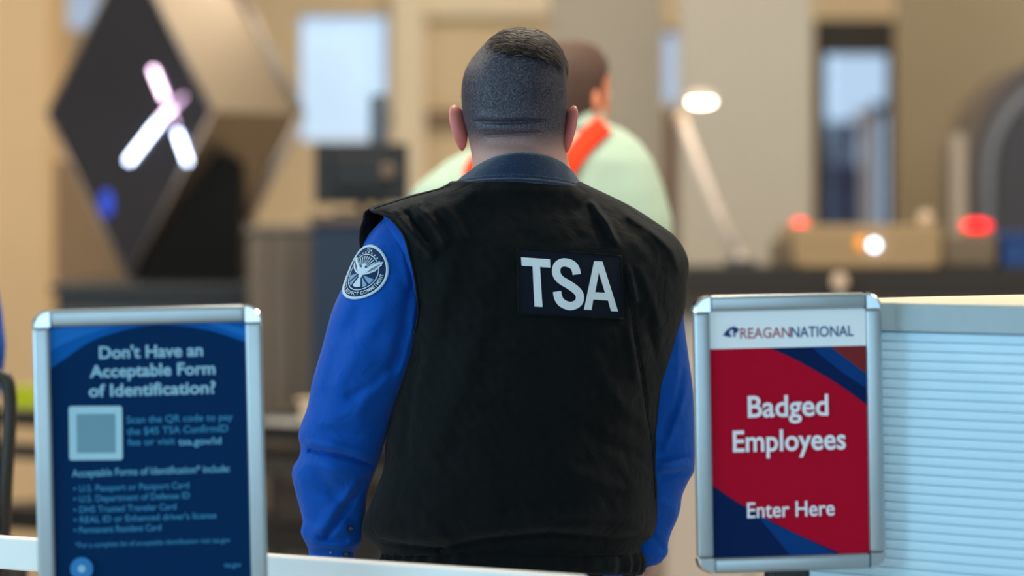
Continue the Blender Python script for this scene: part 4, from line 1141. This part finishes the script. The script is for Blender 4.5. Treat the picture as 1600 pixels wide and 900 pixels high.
lg = [[(xg + s_ * 0.09, dg_, zb_ + 0.08), (xg + s_ * 0.1, dg_, zb_ - 0.05), (xg + s_ * 0.11, dg_ + 0.01, 0.5), (xg + s_ * 0.12, dg_, 0.25), (xg + s_ * 0.12, dg_, 0.05)] for s_ in (-1, 1)]
gm, gshirt = simple_person('person', 'person in a pale green shirt with bright orange straps, seen beyond the vest wearer', dg_, (893, 150), math.radians(-42), tor, (M_GREEN, M_TROUS), M_BROWNH, [aL, aR], lg, (905, 200), mat('ruddy_skin', (226, 136, 100), 0.5, sss=0.15))
M_ORANGE = mat('orange_red_strap', (238, 62, 26), 0.7, spec=0.2)
def tor_d(px, py):
    xl = float(interp(tor, py, 1)); xr = float(interp(tor, py, 2)); b = float(interp(tor, py, 3)); c, a = (xl + xr) / 2, (xr - xl) / 2
    q = min(0.995, abs((px - c) / a)); return dg_ - b * math.sqrt(1 - q ** 2.2)
def strap(pts, wpx=17):
    P = arc_pts(pts); P = np.array(P); tg_ = np.gradient(P, axis=0); tg_ /= np.linalg.norm(tg_, axis=1)[:, None]; nn = np.stack([-tg_[:, 1], tg_[:, 0]], 1)
    vv, ff = [], []
    for (x, y), n_ in zip(P, nn):
        for s_ in (-1, -0.33, 0.33, 1):
            qx, qy = x + n_[0] * wpx * s_, y + n_[1] * wpx * s_
            dd = tor_d(x, y) - 0.014; vv.append(V(qx, qy, dd))
    for i in range(len(P) - 1):
        for j in range(3): a = i * 4 + j; ff.append((a, a + 1, a + 5, a + 4))
    o = mesh('strap', vv, ff, M_ORANGE, gm, smooth=True); o.modifiers.new('s', 'SOLIDIFY').thickness = 0.006
strap([(943, 196), (915, 222), (890, 255), (865, 300), (845, 360), (838, 430)])
strap([(862, 205), (790, 232), (742, 266), (752, 330), (790, 390), (838, 430)])
v, f = loft_vf([[V(905 + 40 * s_ * math.cos(a), y + 6 * math.sin(a), dg_ + 0.075 * s_ * math.sin(a)) for a in np.linspace(0, 2 * math.pi, 41)[:-1]] for y, s_ in ((204, 1.12), (196, 1.08), (182, 1.0), (170, 0.96), (176, 0.9), (200, 0.9))], False, False)
mesh('shirt_collar', v, f, M_GREEN, gshirt, smooth=True)

# seated officer at the left edge: only a sleeve reaches into the frame
dso = 7.2
xs_ = V(-150, 0, dso)[0]
def so_pt(dx, dy, z): return (xs_ + dx, dso + dy, z)
def zpx(z): return HY + (CZ - z) * F / dso
pcx = -150
tor2 = [(zpx(1.47), pcx - 60, pcx + 60, 0.06), (zpx(1.44), pcx - 110, pcx + 100, 0.085), (zpx(1.39), pcx - 160, pcx + 110, 0.11), (zpx(1.3), pcx - 170, pcx + 105, 0.12), (zpx(1.15), pcx - 160, pcx + 100, 0.125), (zpx(1.0), pcx - 155, pcx + 102, 0.13), (zpx(0.85), pcx - 150, pcx + 105, 0.13)]
aL2 = (so_pt(-0.2, 0, 1.34), so_pt(-0.26, 0.05, 1.08), so_pt(-0.15, 0.28, 0.98), -1)
aR2 = (so_pt(0.11, 0, 1.36), so_pt(0.136, 0.0, 1.24), so_pt(0.10, 0.27, 1.12), 1)
lg2 = [[so_pt(s_ * 0.09, 0, 0.83), so_pt(s_ * 0.1, 0.1, 0.82), so_pt(s_ * 0.11, 0.42, 0.8), so_pt(s_ * 0.11, 0.44, 0.55), so_pt(s_ * 0.11, 0.40, 0.33)] for s_ in (-1, 1)]
tso, _ = simple_person('person', 'person in a blue shirt seated on a dark stool at the column side', dso, (pcx, zpx(1.64)), 0.2, tor2, (M_BLUE, M_TROUS), mat('black_hair', (24, 20, 18), 0.6), [aL2, aR2], lg2, (pcx, zpx(1.5)))
for o in tso.children:
    if o.name.startswith('shoe'): o.data.transform(Matrix.Translation((0, 0, 0.295)))
st = empty('stool', so_pt(0, 0, 0), label='dark tall stool with a curved backrest under the seated blue-shirted person', cat='stool')
M_STOOL = mat('dark_bronze_tube', (52, 48, 44), 0.4, 0.4)
v, f = sphere_vf(so_pt(0, 0.05, 0.70), (0.21, 0.21, 0.032), 28, 10); mesh('seat', v, f, M_BLACKP, st, smooth=True)
for sx in (-1, 1):
    for sy in (-1, 1):
        tube('leg', [so_pt(sx * 0.13, 0.05 + sy * 0.13, 0.69), so_pt(sx * 0.2, 0.05 + sy * 0.2, 0.0)], [0.012, 0.012], M_STOOL, st, 10)
bar = 0.293
rp = [so_pt(0.2 * math.sin(a), 0.05 - 0.2 * math.cos(a), bar) for a in np.linspace(0, 2 * math.pi, 33)]
tube('foot_ring', rp, 0.009, M_STOOL, st, 8)
# backrest hoop: a tube frame whose right upright shows at the picture edge
hoop = [so_pt(-0.14, -0.16, 0.72), so_pt(-0.17, -0.18, 0.95), so_pt(-0.16, -0.2, 1.13), so_pt(-0.1, -0.2, 1.19), so_pt(0.08, -0.2, 1.205), so_pt(0.195, -0.2, 1.20), so_pt(0.224, -0.2, 1.165), so_pt(0.216, -0.19, 1.0), so_pt(0.206, -0.17, 0.88), so_pt(0.17, -0.16, 0.70)]
hp = []
T = [(i, *p) for i, p in enumerate(hoop)]
for u in np.linspace(0, len(hoop) - 1, 60): hp.append(tuple(float(smooth_tab(T, u, c_)) for c_ in (1, 2, 3)))
tube('backrest_frame', hp, 0.013, M_STOOL, st, 12)
box('backrest_pad', so_pt(0.025, -0.185, 1.03), (0.36, 0.02, 0.24), M_BLACKP, st, 0.009)

# ------------------------------------------------------------------ rhombic scanner with the glowing cross
M_SCF = mat('dark_mirror_panel', (92, 92, 102), 0.26, 0.85, var=0.15, vscale=2)
M_SCS = mat('champagne_metal', (178, 164, 144), 0.34, 0.9)
M_SCE = mat('pale_edge_metal', (168, 158, 150), 0.35, 0.6)
al = math.radians(-34)
SD = 13.5
scc = Vector((V(202, 0, SD)[0], SD, V(0, 176, SD)[2]))
scn = empty('security_scanner', (scc.x, scc.y, scc.z - 0.6), (0, 0, al), 'dark diamond-shaped scanner with a glowing cross on a black pedestal', 'scanner')
hw, hh_, Ls = 0.376, 0.587, 0.5
dz = 0.6
def rh(s_, y): return [(-hw * s_, y, dz), (0, y, dz - hh_ * s_), (hw * s_, y, dz), (0, y, dz + hh_ * s_)]
v = rh(1, 0) + rh(1, Ls); f = [(0, 1, 2, 3), (7, 6, 5, 4)] + [(i, (i + 1) % 4, (i + 1) % 4 + 4, i + 4) for i in range(4)]
mesh('housing', v, f, M_SCS, scn, world=False)
v = rh(0.985, -0.006) + rh(0.985, 0.002); mesh('front_panel', v, f, M_SCF, scn, world=False)
for k in range(4):
    a, b = rh(1, -0.002)[k], rh(1, -0.002)[(k + 1) % 4]
    tube('front_edge', [a, b], 0.007, M_SCE, scn, 8, world=False)
    a, b = rh(1, Ls)[k], rh(1, Ls)[(k + 1) % 4]
    tube('rear_edge', [a, b], 0.02, M_SCE, scn, 8, world=False)
def face_pt(px, py, y=-0.012):
    # photo pixel -> point on the scanner's front plane, in the scanner's own coordinates
    o_ = Vector((0, 0, CZ)); r = (Vector(V(px, py, 1.0)) - o_)
    n = Vector((math.sin(al), -math.cos(al), 0)); p0 = Vector((scc.x, scc.y, scc.z))
    tt = (p0 - o_).dot(n) / r.dot(n); w_ = o_ + r * tt
    return Matrix.Rotation(-al, 3, 'Z') @ (w_ - Vector((scc.x, scc.y, scc.z - 0.6))) + Vector((0, y, 0))
M_XW = mat('white_blue_glow', (235, 240, 255), 0.4, emit=12, ecol=(206, 222, 255))
M_XP = mat('pink_white_glow', (250, 225, 250), 0.4, emit=9, ecol=(255, 214, 250))
M_XD = mat('dim_mauve_glow', (210, 180, 220), 0.4, emit=2.2, ecol=(226, 186, 226))
for a, b, m_, r in (((242, 108), (260, 152), M_XP, 0.008), ((262, 158), (278, 196), M_XD, 0.0055), ((280, 206), (297, 254), M_XW, 0.007),
                 ((204, 252), (252, 190), M_XW, 0.009), ((256, 184), (272, 170), M_XP, 0.007), ((274, 168), (291, 150), M_XD, 0.006)):
    tube('light_bar', [face_pt(*a), face_pt(*b)], r, m_, scn, 10, world=False)
v, f = sphere_vf(face_pt(168, 318, -0.004), (0.03, 0.01, 0.05), 16, 10)
mesh('blue_reflection', v, f, mat('blue_glow', (40, 80, 220), 0.4, emit=0.35, ecol=(50, 90, 235)), scn, world=False, smooth=True)  # blue reflection on the front panel, built as a glowing spot
# pedestal (in world coordinates)
ped = pxr(236, 378, 238, 442, 13.9)
zped0 = V(0, 441, 13.6)[2]
pp = [(338, 238), (377, 252), (377, 441), (212, 441)]
prism('pedestal', [(V(x, 0, 13.45)[0], max(zped0, V(0, y, 13.45)[2])) for x, y in pp], 13.45, 14.2, mat('matt_black_steel', (6, 6, 7), 0.7, spec=0.2), scn)
# cabinet below
cb = pxr(86, 412, 441, 900, 13.2)
cab = empty('scanner_base_cabinet', ((cb[0] + cb[1]) / 2, 13.2, 0), label='long dark grey base cabinet under the diamond-shaped scanner', cat='cabinet')
slab('body', cb[0], cb[1] - 0.06, 13.25, 14.4, 0.08, zped0 - 0.03, M_DARKG, cab, 0.006)
slab('worktop', cb[0] - 0.02, cb[1], 13.2, 14.45, zped0 - 0.03, zped0, M_DARKG, cab, 0.006)
slab('plinth', cb[0] + 0.04, cb[1] - 0.1, 13.3, 14.4, 0, 0.08, M_BLACKP, cab)
for k in range(2):
    xa = cb[0] + 0.02 + k * 0.35; slab('door', xa, xa + 0.32, 13.235, 13.25, 0.12, zped0 - 0.08, M_DARKG, cab, 0.003)
# tan side unit left of the pedestal
su = pxr(86, 200, 250, 440, 14.6)
tn = empty('tan_locker', ((su[0] + su[1]) / 2, 14.6, 0), label='tan brown locker behind the scanner beside the column', cat='locker')
slab('body', su[0], su[1], 14.6, 15.1, 0.05, su[3], mat('tan_brown_panel', (150, 122, 90), 0.6), tn, 0.006)
slab('plinth', su[0] + 0.02, su[1] - 0.02, 14.63, 15.08, 0, 0.05, M_BLACKP, tn)
slab('door', su[0] + 0.01, su[1] - 0.01, 14.585, 14.6, 0.1, su[3] - 0.03, mat('tan_brown_panel', (150, 122, 90)), tn, 0.003)

# taupe cabinet, navy unit and dark monitor
tc_ = pxr(386, 492, 352, 900, 12.6)
t_ = empty('taupe_cabinet', ((tc_[0] + tc_[1]) / 2, 12.6, 0), label='taupe brown cabinet with vertical panels left of the navy unit', cat='cabinet')
slab('body', tc_[0], tc_[1], 12.62, 13.1, 0.06, tc_[3] - 0.02, M_TAUPE, t_, 0.004)
slab('plinth', tc_[0] + 0.02, tc_[1] - 0.02, 12.66, 13.1, 0, 0.06, M_BLACKP, t_)
slab('top', tc_[0] - 0.01, tc_[1] + 0.01, 12.6, 13.1, tc_[3] - 0.02, tc_[3], mat('warm_grey_top', (134, 120, 106), 0.5), t_, 0.003)
for k in range(3):
    wdt = (tc_[1] - tc_[0]) / 3; slab('panel', tc_[0] + k * wdt + 0.004, tc_[0] + (k + 1) * wdt - 0.004, 12.61, 12.62, 0.1, tc_[3] - 0.04, M_TAUPE, t_, 0.003)
nu_ = pxr(488, 640, 336, 900, 12.2)
n_ = empty('navy_unit', ((nu_[0] + nu_[1]) / 2, 12.2, 0), label='dark navy desk unit carrying the black monitor', cat='desk')
M_NAVY = mat('dark_navy_panel', (14, 38, 66), 0.5)
slab('body', nu_[0], nu_[1], 12.22, 12.75, 0.05, nu_[3] - 0.03, M_NAVY, n_, 0.004)
slab('desk_top', nu_[0] - 0.01, nu_[1] + 0.01, 12.2, 12.78, nu_[3] - 0.03, nu_[3], mat('brown_desk_top', (92, 78, 70), 0.5), n_, 0.003)
slab('plinth', nu_[0] + 0.02, nu_[1] - 0.02, 12.26, 12.75, 0, 0.05, M_BLACKP, n_)
mo = pxr(492, 638, 224, 318, 12.35)
mt = empty('monitor', ((mo[0] + mo[1]) / 2, 12.4, nu_[3]), label='black monitor turned away on the navy desk unit', cat='monitor')
slab('casing', mo[0], mo[1], 12.34, 12.38, mo[2], mo[3], M_BLACKP, mt, 0.006)
slab('rear_hump', mo[0] + 0.06, mo[1] - 0.06, 12.31, 12.34, mo[2] + 0.04, mo[3] - 0.04, M_BLACKP, mt, 0.01)
tube('stem', [((mo[0] + mo[1]) / 2, 12.4, nu_[3] + 0.01), ((mo[0] + mo[1]) / 2, 12.4, mo[2] + 0.06)], [0.015, 0.015], M_BLACKP, mt, 12)
slab('foot', (mo[0] + mo[1]) / 2 - 0.09, (mo[0] + mo[1]) / 2 + 0.09, 12.33, 12.47, nu_[3], nu_[3] + 0.012, M_BLACKP, mt, 0.003)
kn = V(606, 266, 12.3)
v, f = loft_vf([[(kn[0] + r * math.cos(a), y, kn[2] + r * math.sin(a)) for a in np.linspace(0, 2 * math.pi, 25)[:-1]] for r, y in ((0.024, 12.34), (0.024, 12.305), (0.02, 12.30), (0.004, 12.299))])
mesh('bokeh_disc', v, f, mat('bokeh_bronze', (120, 100, 84), 0.4), mt)  # bronze disc stands in for an out-of-focus reflection on the monitor
pn = pxr(578, 606, 148, 224, 12.6)
pl = empty('desk_camera_post', ((pn[0] + pn[1]) / 2, 12.6, nu_[3]), label='slim grey-blue camera post behind the black monitor', cat='post')
slab('post', (pn[0] + pn[1]) / 2 - 0.012, (pn[0] + pn[1]) / 2 + 0.012, 12.58, 12.62, nu_[3], pn[2], M_DARKG, pl, 0.002)
slab('head', pn[0], pn[1], 12.57, 12.63, pn[2], pn[3], mat('slate_blue_plastic', (84, 98, 112), 0.5), pl, 0.006)

# roller table along the left with trays
Ra = Vector(V(-60, 0, 11.7)); Rb = Vector(V(640, 0, 10.4)); Ra.z = Rb.z = 0
dv2 = Rb - Ra; RLn = dv2.length; ang2 = math.atan2(dv2.y, dv2.x)
rt = empty('roller_table', Ra, (0, 0, ang2), 'black roller table with two dark side rails in front of the column', 'table')
M_RT = mat('black_rail_metal', (26, 28, 30), 0.45, 0.3); M_RG = mat('dark_grey_rail_metal', (58, 56, 54), 0.45, 0.3)
zt1 = 0.905
for yl in (0.0, 0.42):
    box('side_rail', (RLn / 2, yl, zt1 - 0.018), (RLn, 0.03, 0.045), M_RT, rt, 0.004, world=False)
    box('lower_rail', (RLn / 2, yl, zt1 - 0.115), (RLn, 0.03, 0.046), M_RG, rt, 0.004, world=False)
for k in range(int(RLn / 0.07)):
    tube('roller', [(0.05 + 0.07 * k, 0.02, zt1 - 0.02), (0.05 + 0.07 * k, 0.40, zt1 - 0.02)], 0.02, M_STEEL, rt, 10, world=False)
for x in (0.08, RLn / 2, RLn - 0.08):
    for yl in (0.0, 0.42):
        box('leg', (x, yl, (zt1 - 0.14) / 2), (0.035, 0.03, zt1 - 0.14), M_RG, rt, 0.003, world=False)
box('bottom_shelf', (RLn / 2, 0.21, 0.585), (RLn - 0.1, 0.40, 0.07), M_BLACKP, rt, 0.004, world=False)
def rt_pt(px): # local x on the table for a photo column
    o_ = Vector((0, 0)); a = Vector((Ra.x, Ra.y)); b = Vector((dv2.x, dv2.y)); k = (px - 800) / F
    s_ = (k * a.y - a.x) / (b.x - k * b.y); return s_ * RLn
def open_tray(name, px0, px1, h, m, lab, cat, y0=0.08, y1=0.36):
    x0, x1 = rt_pt(px0), rt_pt(px1)
    w_ = (Matrix.Translation(Ra) @ Matrix.Rotation(ang2, 4, 'Z')) @ Vector(((x0 + x1) / 2, (y0 + y1) / 2, zt1 + 0.0055))
    t = empty(name, w_, (0, 0, ang2), lab, cat); L, W_ = (x1 - x0), (y1 - y0)
    box('floor_panel', (0, 0, 0.004), (L, W_, 0.008), m, t, 0.002, world=False)
    for s_ in (-1, 1):
        box('side', (s_ * (L / 2 - 0.004), 0, h / 2), (0.008, W_, h), m, t, 0.002, world=False)
        box('end', (0, s_ * (W_ / 2 - 0.004), h / 2), (L, 0.008, h), m, t, 0.002, world=False)
    box('rim', (0, -W_ / 2, h - 0.006), (L + 0.02, 0.012, 0.012), m, t, 0.003, world=False)
    return t
open_tray('screening_tray', 436, 520, 0.07, mat('cream_plastic', (226, 200, 166), 0.5), 'cream plastic tray on the roller table beside the blue sleeve', 'tray')
open_tray('screening_tray', -14, 64, 0.066, mat('lime_plastic', (196, 206, 30), 0.5), 'lime green tray on the roller table by the column', 'tray')
# pale low wall behind the table
lw = pxr(-120, 660, 600, 900, 15.4)
# crate under the table
cr = rt_pt(400), rt_pt(545)
w_ = (Matrix.Translation(Ra) @ Matrix.Rotation(ang2, 4, 'Z')) @ Vector(((cr[0] + cr[1]) / 2, 0.21, 0.622))
ct = empty('storage_crate', w_, (0, 0, ang2), 'dark brown crate on the lower shelf of the roller table', 'crate')
cw = cr[1] - cr[0]
M_CR = mat('dark_brown_plastic', (62, 50, 42), 0.6)
box('body', (0, 0, 0.055), (cw, 0.28, 0.11), M_CR, ct, 0.006, world=False)
box('lid', (0, 0, 0.116), (cw + 0.02, 0.3, 0.014), M_CR, ct, 0.004, world=False)
box('handle', (0, -0.146, 0.07), (0.08, 0.012, 0.02), M_BLACKP, ct, 0.003, world=False)

# ------------------------------------------------------------------ conveyor and machinery on the right
KD = 12.3
kt = pxr(1040, 1700, 416, 470, KD)
zk = V(0, 418, KD)[2]
cv = empty('conveyor_table', ((kt[0] + kt[1]) / 2, KD, 0), label='long dark conveyor table with pale grey panels below', cat='table')
slab('belt_top', kt[0], kt[1], KD, KD + 0.8, zk - 0.09, zk, mat('black_brown_belt', (34, 29, 26), 0.7), cv, 0.006)
M_PANEL = mat('pale_grey_panel', (186, 176, 166), 0.6)
for k in range(5):
    wdt = (kt[1] - kt[0]) / 5; slab('panel', kt[0] + k * wdt + 0.004, kt[0] + (k + 1) * wdt - 0.004, KD + 0.05, KD + 0.75, 0.1, zk - 0.095, M_PANEL, cv, 0.005)
slab('plinth', kt[0] + 0.03, kt[1] - 0.03, KD + 0.08, KD + 0.72, 0, 0.1, M_BLACKP, cv)
slab('side_rail', kt[0], kt[1], KD - 0.02, KD, zk - 0.15, zk - 0.09, mat('brown_black_rail', (52, 42, 34), 0.5), cv, 0.004)
# tan x-ray housing on the conveyor
xr_ = pxr(1238, 1472, 352, 418, KD + 0.06)
xm = empty('xray_housing', ((xr_[0] + xr_[1]) / 2, KD + 0.4, zk), label='low tan conveyor housing with amber and white lamps', cat='machine')
M_TANP = mat('tan_machine_paint', (158, 132, 94), 0.5); M_TAND = mat('dark_tan_machine_paint', (112, 94, 72), 0.5)
slab('housing', xr_[0], xr_[1], KD + 0.05, KD + 0.7, zk, xr_[3], M_TANP, xm, 0.015)
slab('skirt', xr_[0] + 0.02, xr_[1] - 0.02, KD + 0.005, KD + 0.05, zk + 0.001, zk + 0.03, M_TANP, xm, 0.006)
slab('end_unit', xr_[1] + 0.002, V(1560, 0, KD + 0.06)[0], KD + 0.08, KD + 0.68, zk, V(0, 366, KD)[2], M_TAND, xm, 0.012)
slab('end_cap', xr_[0] - 0.03, xr_[0] - 0.001, KD + 0.08, KD + 0.68, zk, xr_[3] - 0.05, M_TAND, xm, 0.008)
def lamp_dot(px, py, r, m, parent, d=KD + 0.04, sx=1.0):
    c = V(px, py, d); v, f = sphere_vf(c, (r * sx, 0.012, r), 16, 10); return mesh('lamp', v, f, m, parent, smooth=True)
lamp_dot(1366, 383, 0.014, mat('white_lamp_glow', (225, 232, 255), 0.4, emit=9, ecol=(214, 224, 255)), xm)
lamp_dot(1344, 380, 0.02, mat('amber_lamp_glow', (230, 140, 20), 0.4, emit=1.2, ecol=(240, 140, 10)), xm, sx=0.7)
M_RED = mat('red_lamp_glow', (250, 40, 36), 0.4, emit=2.6, ecol=(255, 44, 40)); M_RED2 = mat('deep_red_lamp_glow', (250, 20, 24), 0.4, emit=2.6, ecol=(255, 16, 22))
def beacon(px, py, w_, h, m, lab, zbase, d):
    c = V(px, py, d); t = empty('signal_beacon', (c[0], c[1], zbase), label=lab, cat='beacon')
    slab('base', c[0] - w_ * 0.6, c[0] + w_ * 0.6, c[1] - 0.02, c[1] + 0.02, zbase, c[2] - h, M_BLACKP, t, 0.002)
    v, f = sphere_vf(c, (w_, 0.022, h), 18, 12); mesh('lens', v, f, m, t, smooth=True); return t
beacon(1250, 350, 0.026, 0.015, M_RED, 'red signal beacon at the lamp end of the tan conveyor housing', xr_[3], KD + 0.30)
beacon(1526, 353, 0.05, 0.02, M_RED2, 'wide deep red signal beacon on the dark end unit', V(0, 366, KD)[2], KD + 0.30)
kb = V(1446, 342, KD + 0.3)
t = empty('light_spot_ball', (kb[0], kb[1], xr_[3]), label='pale beige ball standing in for a blurred spot of light above the tan housing', cat='knob')  # ball and stem imitate a blurred spot of light by their pale colour
tube('stem', [(kb[0], kb[1], xr_[3]), (kb[0], kb[1], kb[2])], [0.008, 0.008], M_STEEL, t, 10)
v, f = sphere_vf(kb, (0.026, 0.026, 0.026)); mesh('ball', v, f, mat('pale_beige_plastic', (226, 200, 172), 0.4), t, smooth=True)
kb = V(1312, 440, KD - 0.06)
t = empty('stanchion', (kb[0], kb[1], 0), label='slim stanchion with a pale knob before the dark conveyor table', cat='stanchion')
tube('pole', [(kb[0], kb[1], 0.01), (kb[0], kb[1], kb[2])], [0.012, 0.012], M_STEEL, t, 10)
v, f = sphere_vf(kb, (0.026, 0.022, 0.026)); mesh('knob', v, f, mat('pale_beige_plastic', (226, 200, 172)), t, smooth=True)
v, f = loft_vf([[(kb[0] + r * math.cos(a), kb[1] + r * math.sin(a), z) for a in np.linspace(0, 2 * math.pi, 25)[:-1]] for r, z in ((0.025 * 1.6, 0), (0.04, 0.008), (0.012, 0.014))]); mesh('base', v, f, M_STEEL, t)
# blue bin on the far right of the conveyor
bb = pxr(1566, 1660, 364, 418, KD + 0.1)
t = empty('blue_bin', ((bb[0] + bb[1]) / 2, KD + 0.3, zk), label='navy blue bin on the conveyor next to the dark end unit', cat='bin')
M_BBIN = mat('blue_bin_plastic', (16, 62, 124), 0.45)
slab('base', bb[0] + 0.01, bb[1] - 0.01, KD + 0.1, KD + 0.5, zk, zk + 0.01, M_BBIN, t)
for a in ((bb[0], bb[0] + 0.01, KD + 0.1, KD + 0.5), (bb[1] - 0.01, bb[1], KD + 0.1, KD + 0.5)): slab('side', a[0], a[1], a[2], a[3], zk, bb[3], M_BBIN, t, 0.003)
for a in (KD + 0.1, KD + 0.49): slab('end', bb[0], bb[1], a, a + 0.01, zk, bb[3], M_BBIN, t, 0.003)
slab('rim', bb[0] - 0.01, bb[1] + 0.01, KD + 0.085, KD + 0.1, bb[3] - 0.02, bb[3], M_BBIN, t, 0.004)

# arched scanner at the right edge
AD = 14.4
ax0 = V(1514, 0, AD)[0]; ax1 = V(1850, 0, AD)[0]; acx = (ax0 + ax1) / 2; ar_ = (ax1 - ax0) / 2
ztop = V(0, 85, AD)[2]; zs_ = V(0, 285, AD)[2]
def arch(r, ztop_, n=24):
    P = [(acx - r, 0.0)]
    for k in range(n + 1):
        a = math.pi - math.pi * k / n; P.append((acx + r * math.cos(a), zs_ + (ztop_ - zs_) * math.sin(a) ** 0.9))
    P.append((acx + r, 0.0)); return P
arc = empty('arched_scanner', (acx, AD + 0.4, 0), label='dark round-topped scanner tunnel at the far end of the conveyor', cat='scanner')
prism('shell', arch(ar_, ztop), AD, AD + 0.9, mat('dark_mauve_grey_shell', (78, 70, 70), 0.45), arc)
prism('tunnel_curtain', arch(ar_ * 0.74, ztop - 0.13), AD - 0.02, AD, mat('slate_curtain', (58, 60, 68), 0.6), arc)
for k, rr_ in enumerate((0.80, 0.84)):
    P = arch(ar_ * rr_, ztop - 0.1 + 0.02 * k); tube('rim_band', [(x, AD - 0.01, max(z, 0.02)) for x, z in P], 0.012, mat('grey_blue_rim', (120, 124, 132), 0.4), arc, 8)
rp_ = pxr(1486, 1508, 210, 900, AD - 0.35)
t = empty('pale_side_screen', ((rp_[0] + rp_[1]) / 2, AD + 0.1, 0), label='narrow pale screen standing beside the arched scanner', cat='screen')
slab('panel', rp_[0], rp_[1], AD - 0.37, AD - 0.34, 0.03, rp_[3], mat('pale_screen_panel', (178, 164, 146), 0.5), t, 0.004)
slab('foot', rp_[0] - 0.0, rp_[1] + 0.0, AD - 0.45, AD - 0.26, 0, 0.03, M_DARKG, t, 0.003)

# task lamp: slanted arm on the conveyor table with a bright head
LD = 12.7
pb = V(1156, 410, LD); pm = V(1122, 334, LD); ph = V(1064, 186, LD); pl_ = V(1096, 158, LD - 0.02)
tl_ = empty('task_lamp', (pb[0], pb[1], zk), label='task lamp with a long slanted pale arm and bright head', cat='lamp')
M_ARM = mat('pale_pink_metal', (240, 222, 208), 0.35, 0.0)
slab('clamp_base', pb[0] - 0.05, pb[0] + 0.05, LD - 0.05, LD + 0.05, zk, zk + 0.02, M_DARKG, tl_, 0.004)
tube('arm', [(pb[0], pb[1], zk + 0.015), pm, ph], [0.016, 0.016, 0.016], M_ARM, tl_, 12)
for q, r, m_ in ((ph, 0.022, mat('cream_joint', (240, 214, 186), 0.3, emit=0.0)), (pm, 0.02, M_ARM), ((pb[0], pb[1], zk + 0.03), 0.02, M_ARM)):
    v, f = sphere_vf(q, (r, r, r), 16, 10); mesh('joint', v, f, m_, tl_, smooth=True)
tube('neck', [ph, ((ph[0] + pl_[0]) / 2, LD - 0.01, pl_[2] + 0.01), (pl_[0], LD - 0.01, pl_[2] + 0.02)], [0.008, 0.008, 0.008], M_ARM, tl_, 10)
v, f = loft_vf([[(pl_[0] + r * math.cos(a) * 1.2, LD - 0.01 + r * math.sin(a), pl_[2] + z) for a in np.linspace(0, 2 * math.pi, 29)[:-1]] for r, z in ((0.012, 0.036), (0.03, 0.03), (0.046, 0.01), (0.046, 0.004), (0.040, 0.004))])
mesh('shade', v, f, M_ARM, tl_, smooth=True)
v, f = sphere_vf((pl_[0], LD - 0.012, pl_[2] - 0.002), (0.042, 0.03, 0.014), 18, 10)
mesh('bulb', v, f, mat('warm_bulb_glow', (255, 245, 225), 0.4, emit=14, ecol=(255, 240, 215)), tl_, smooth=True)
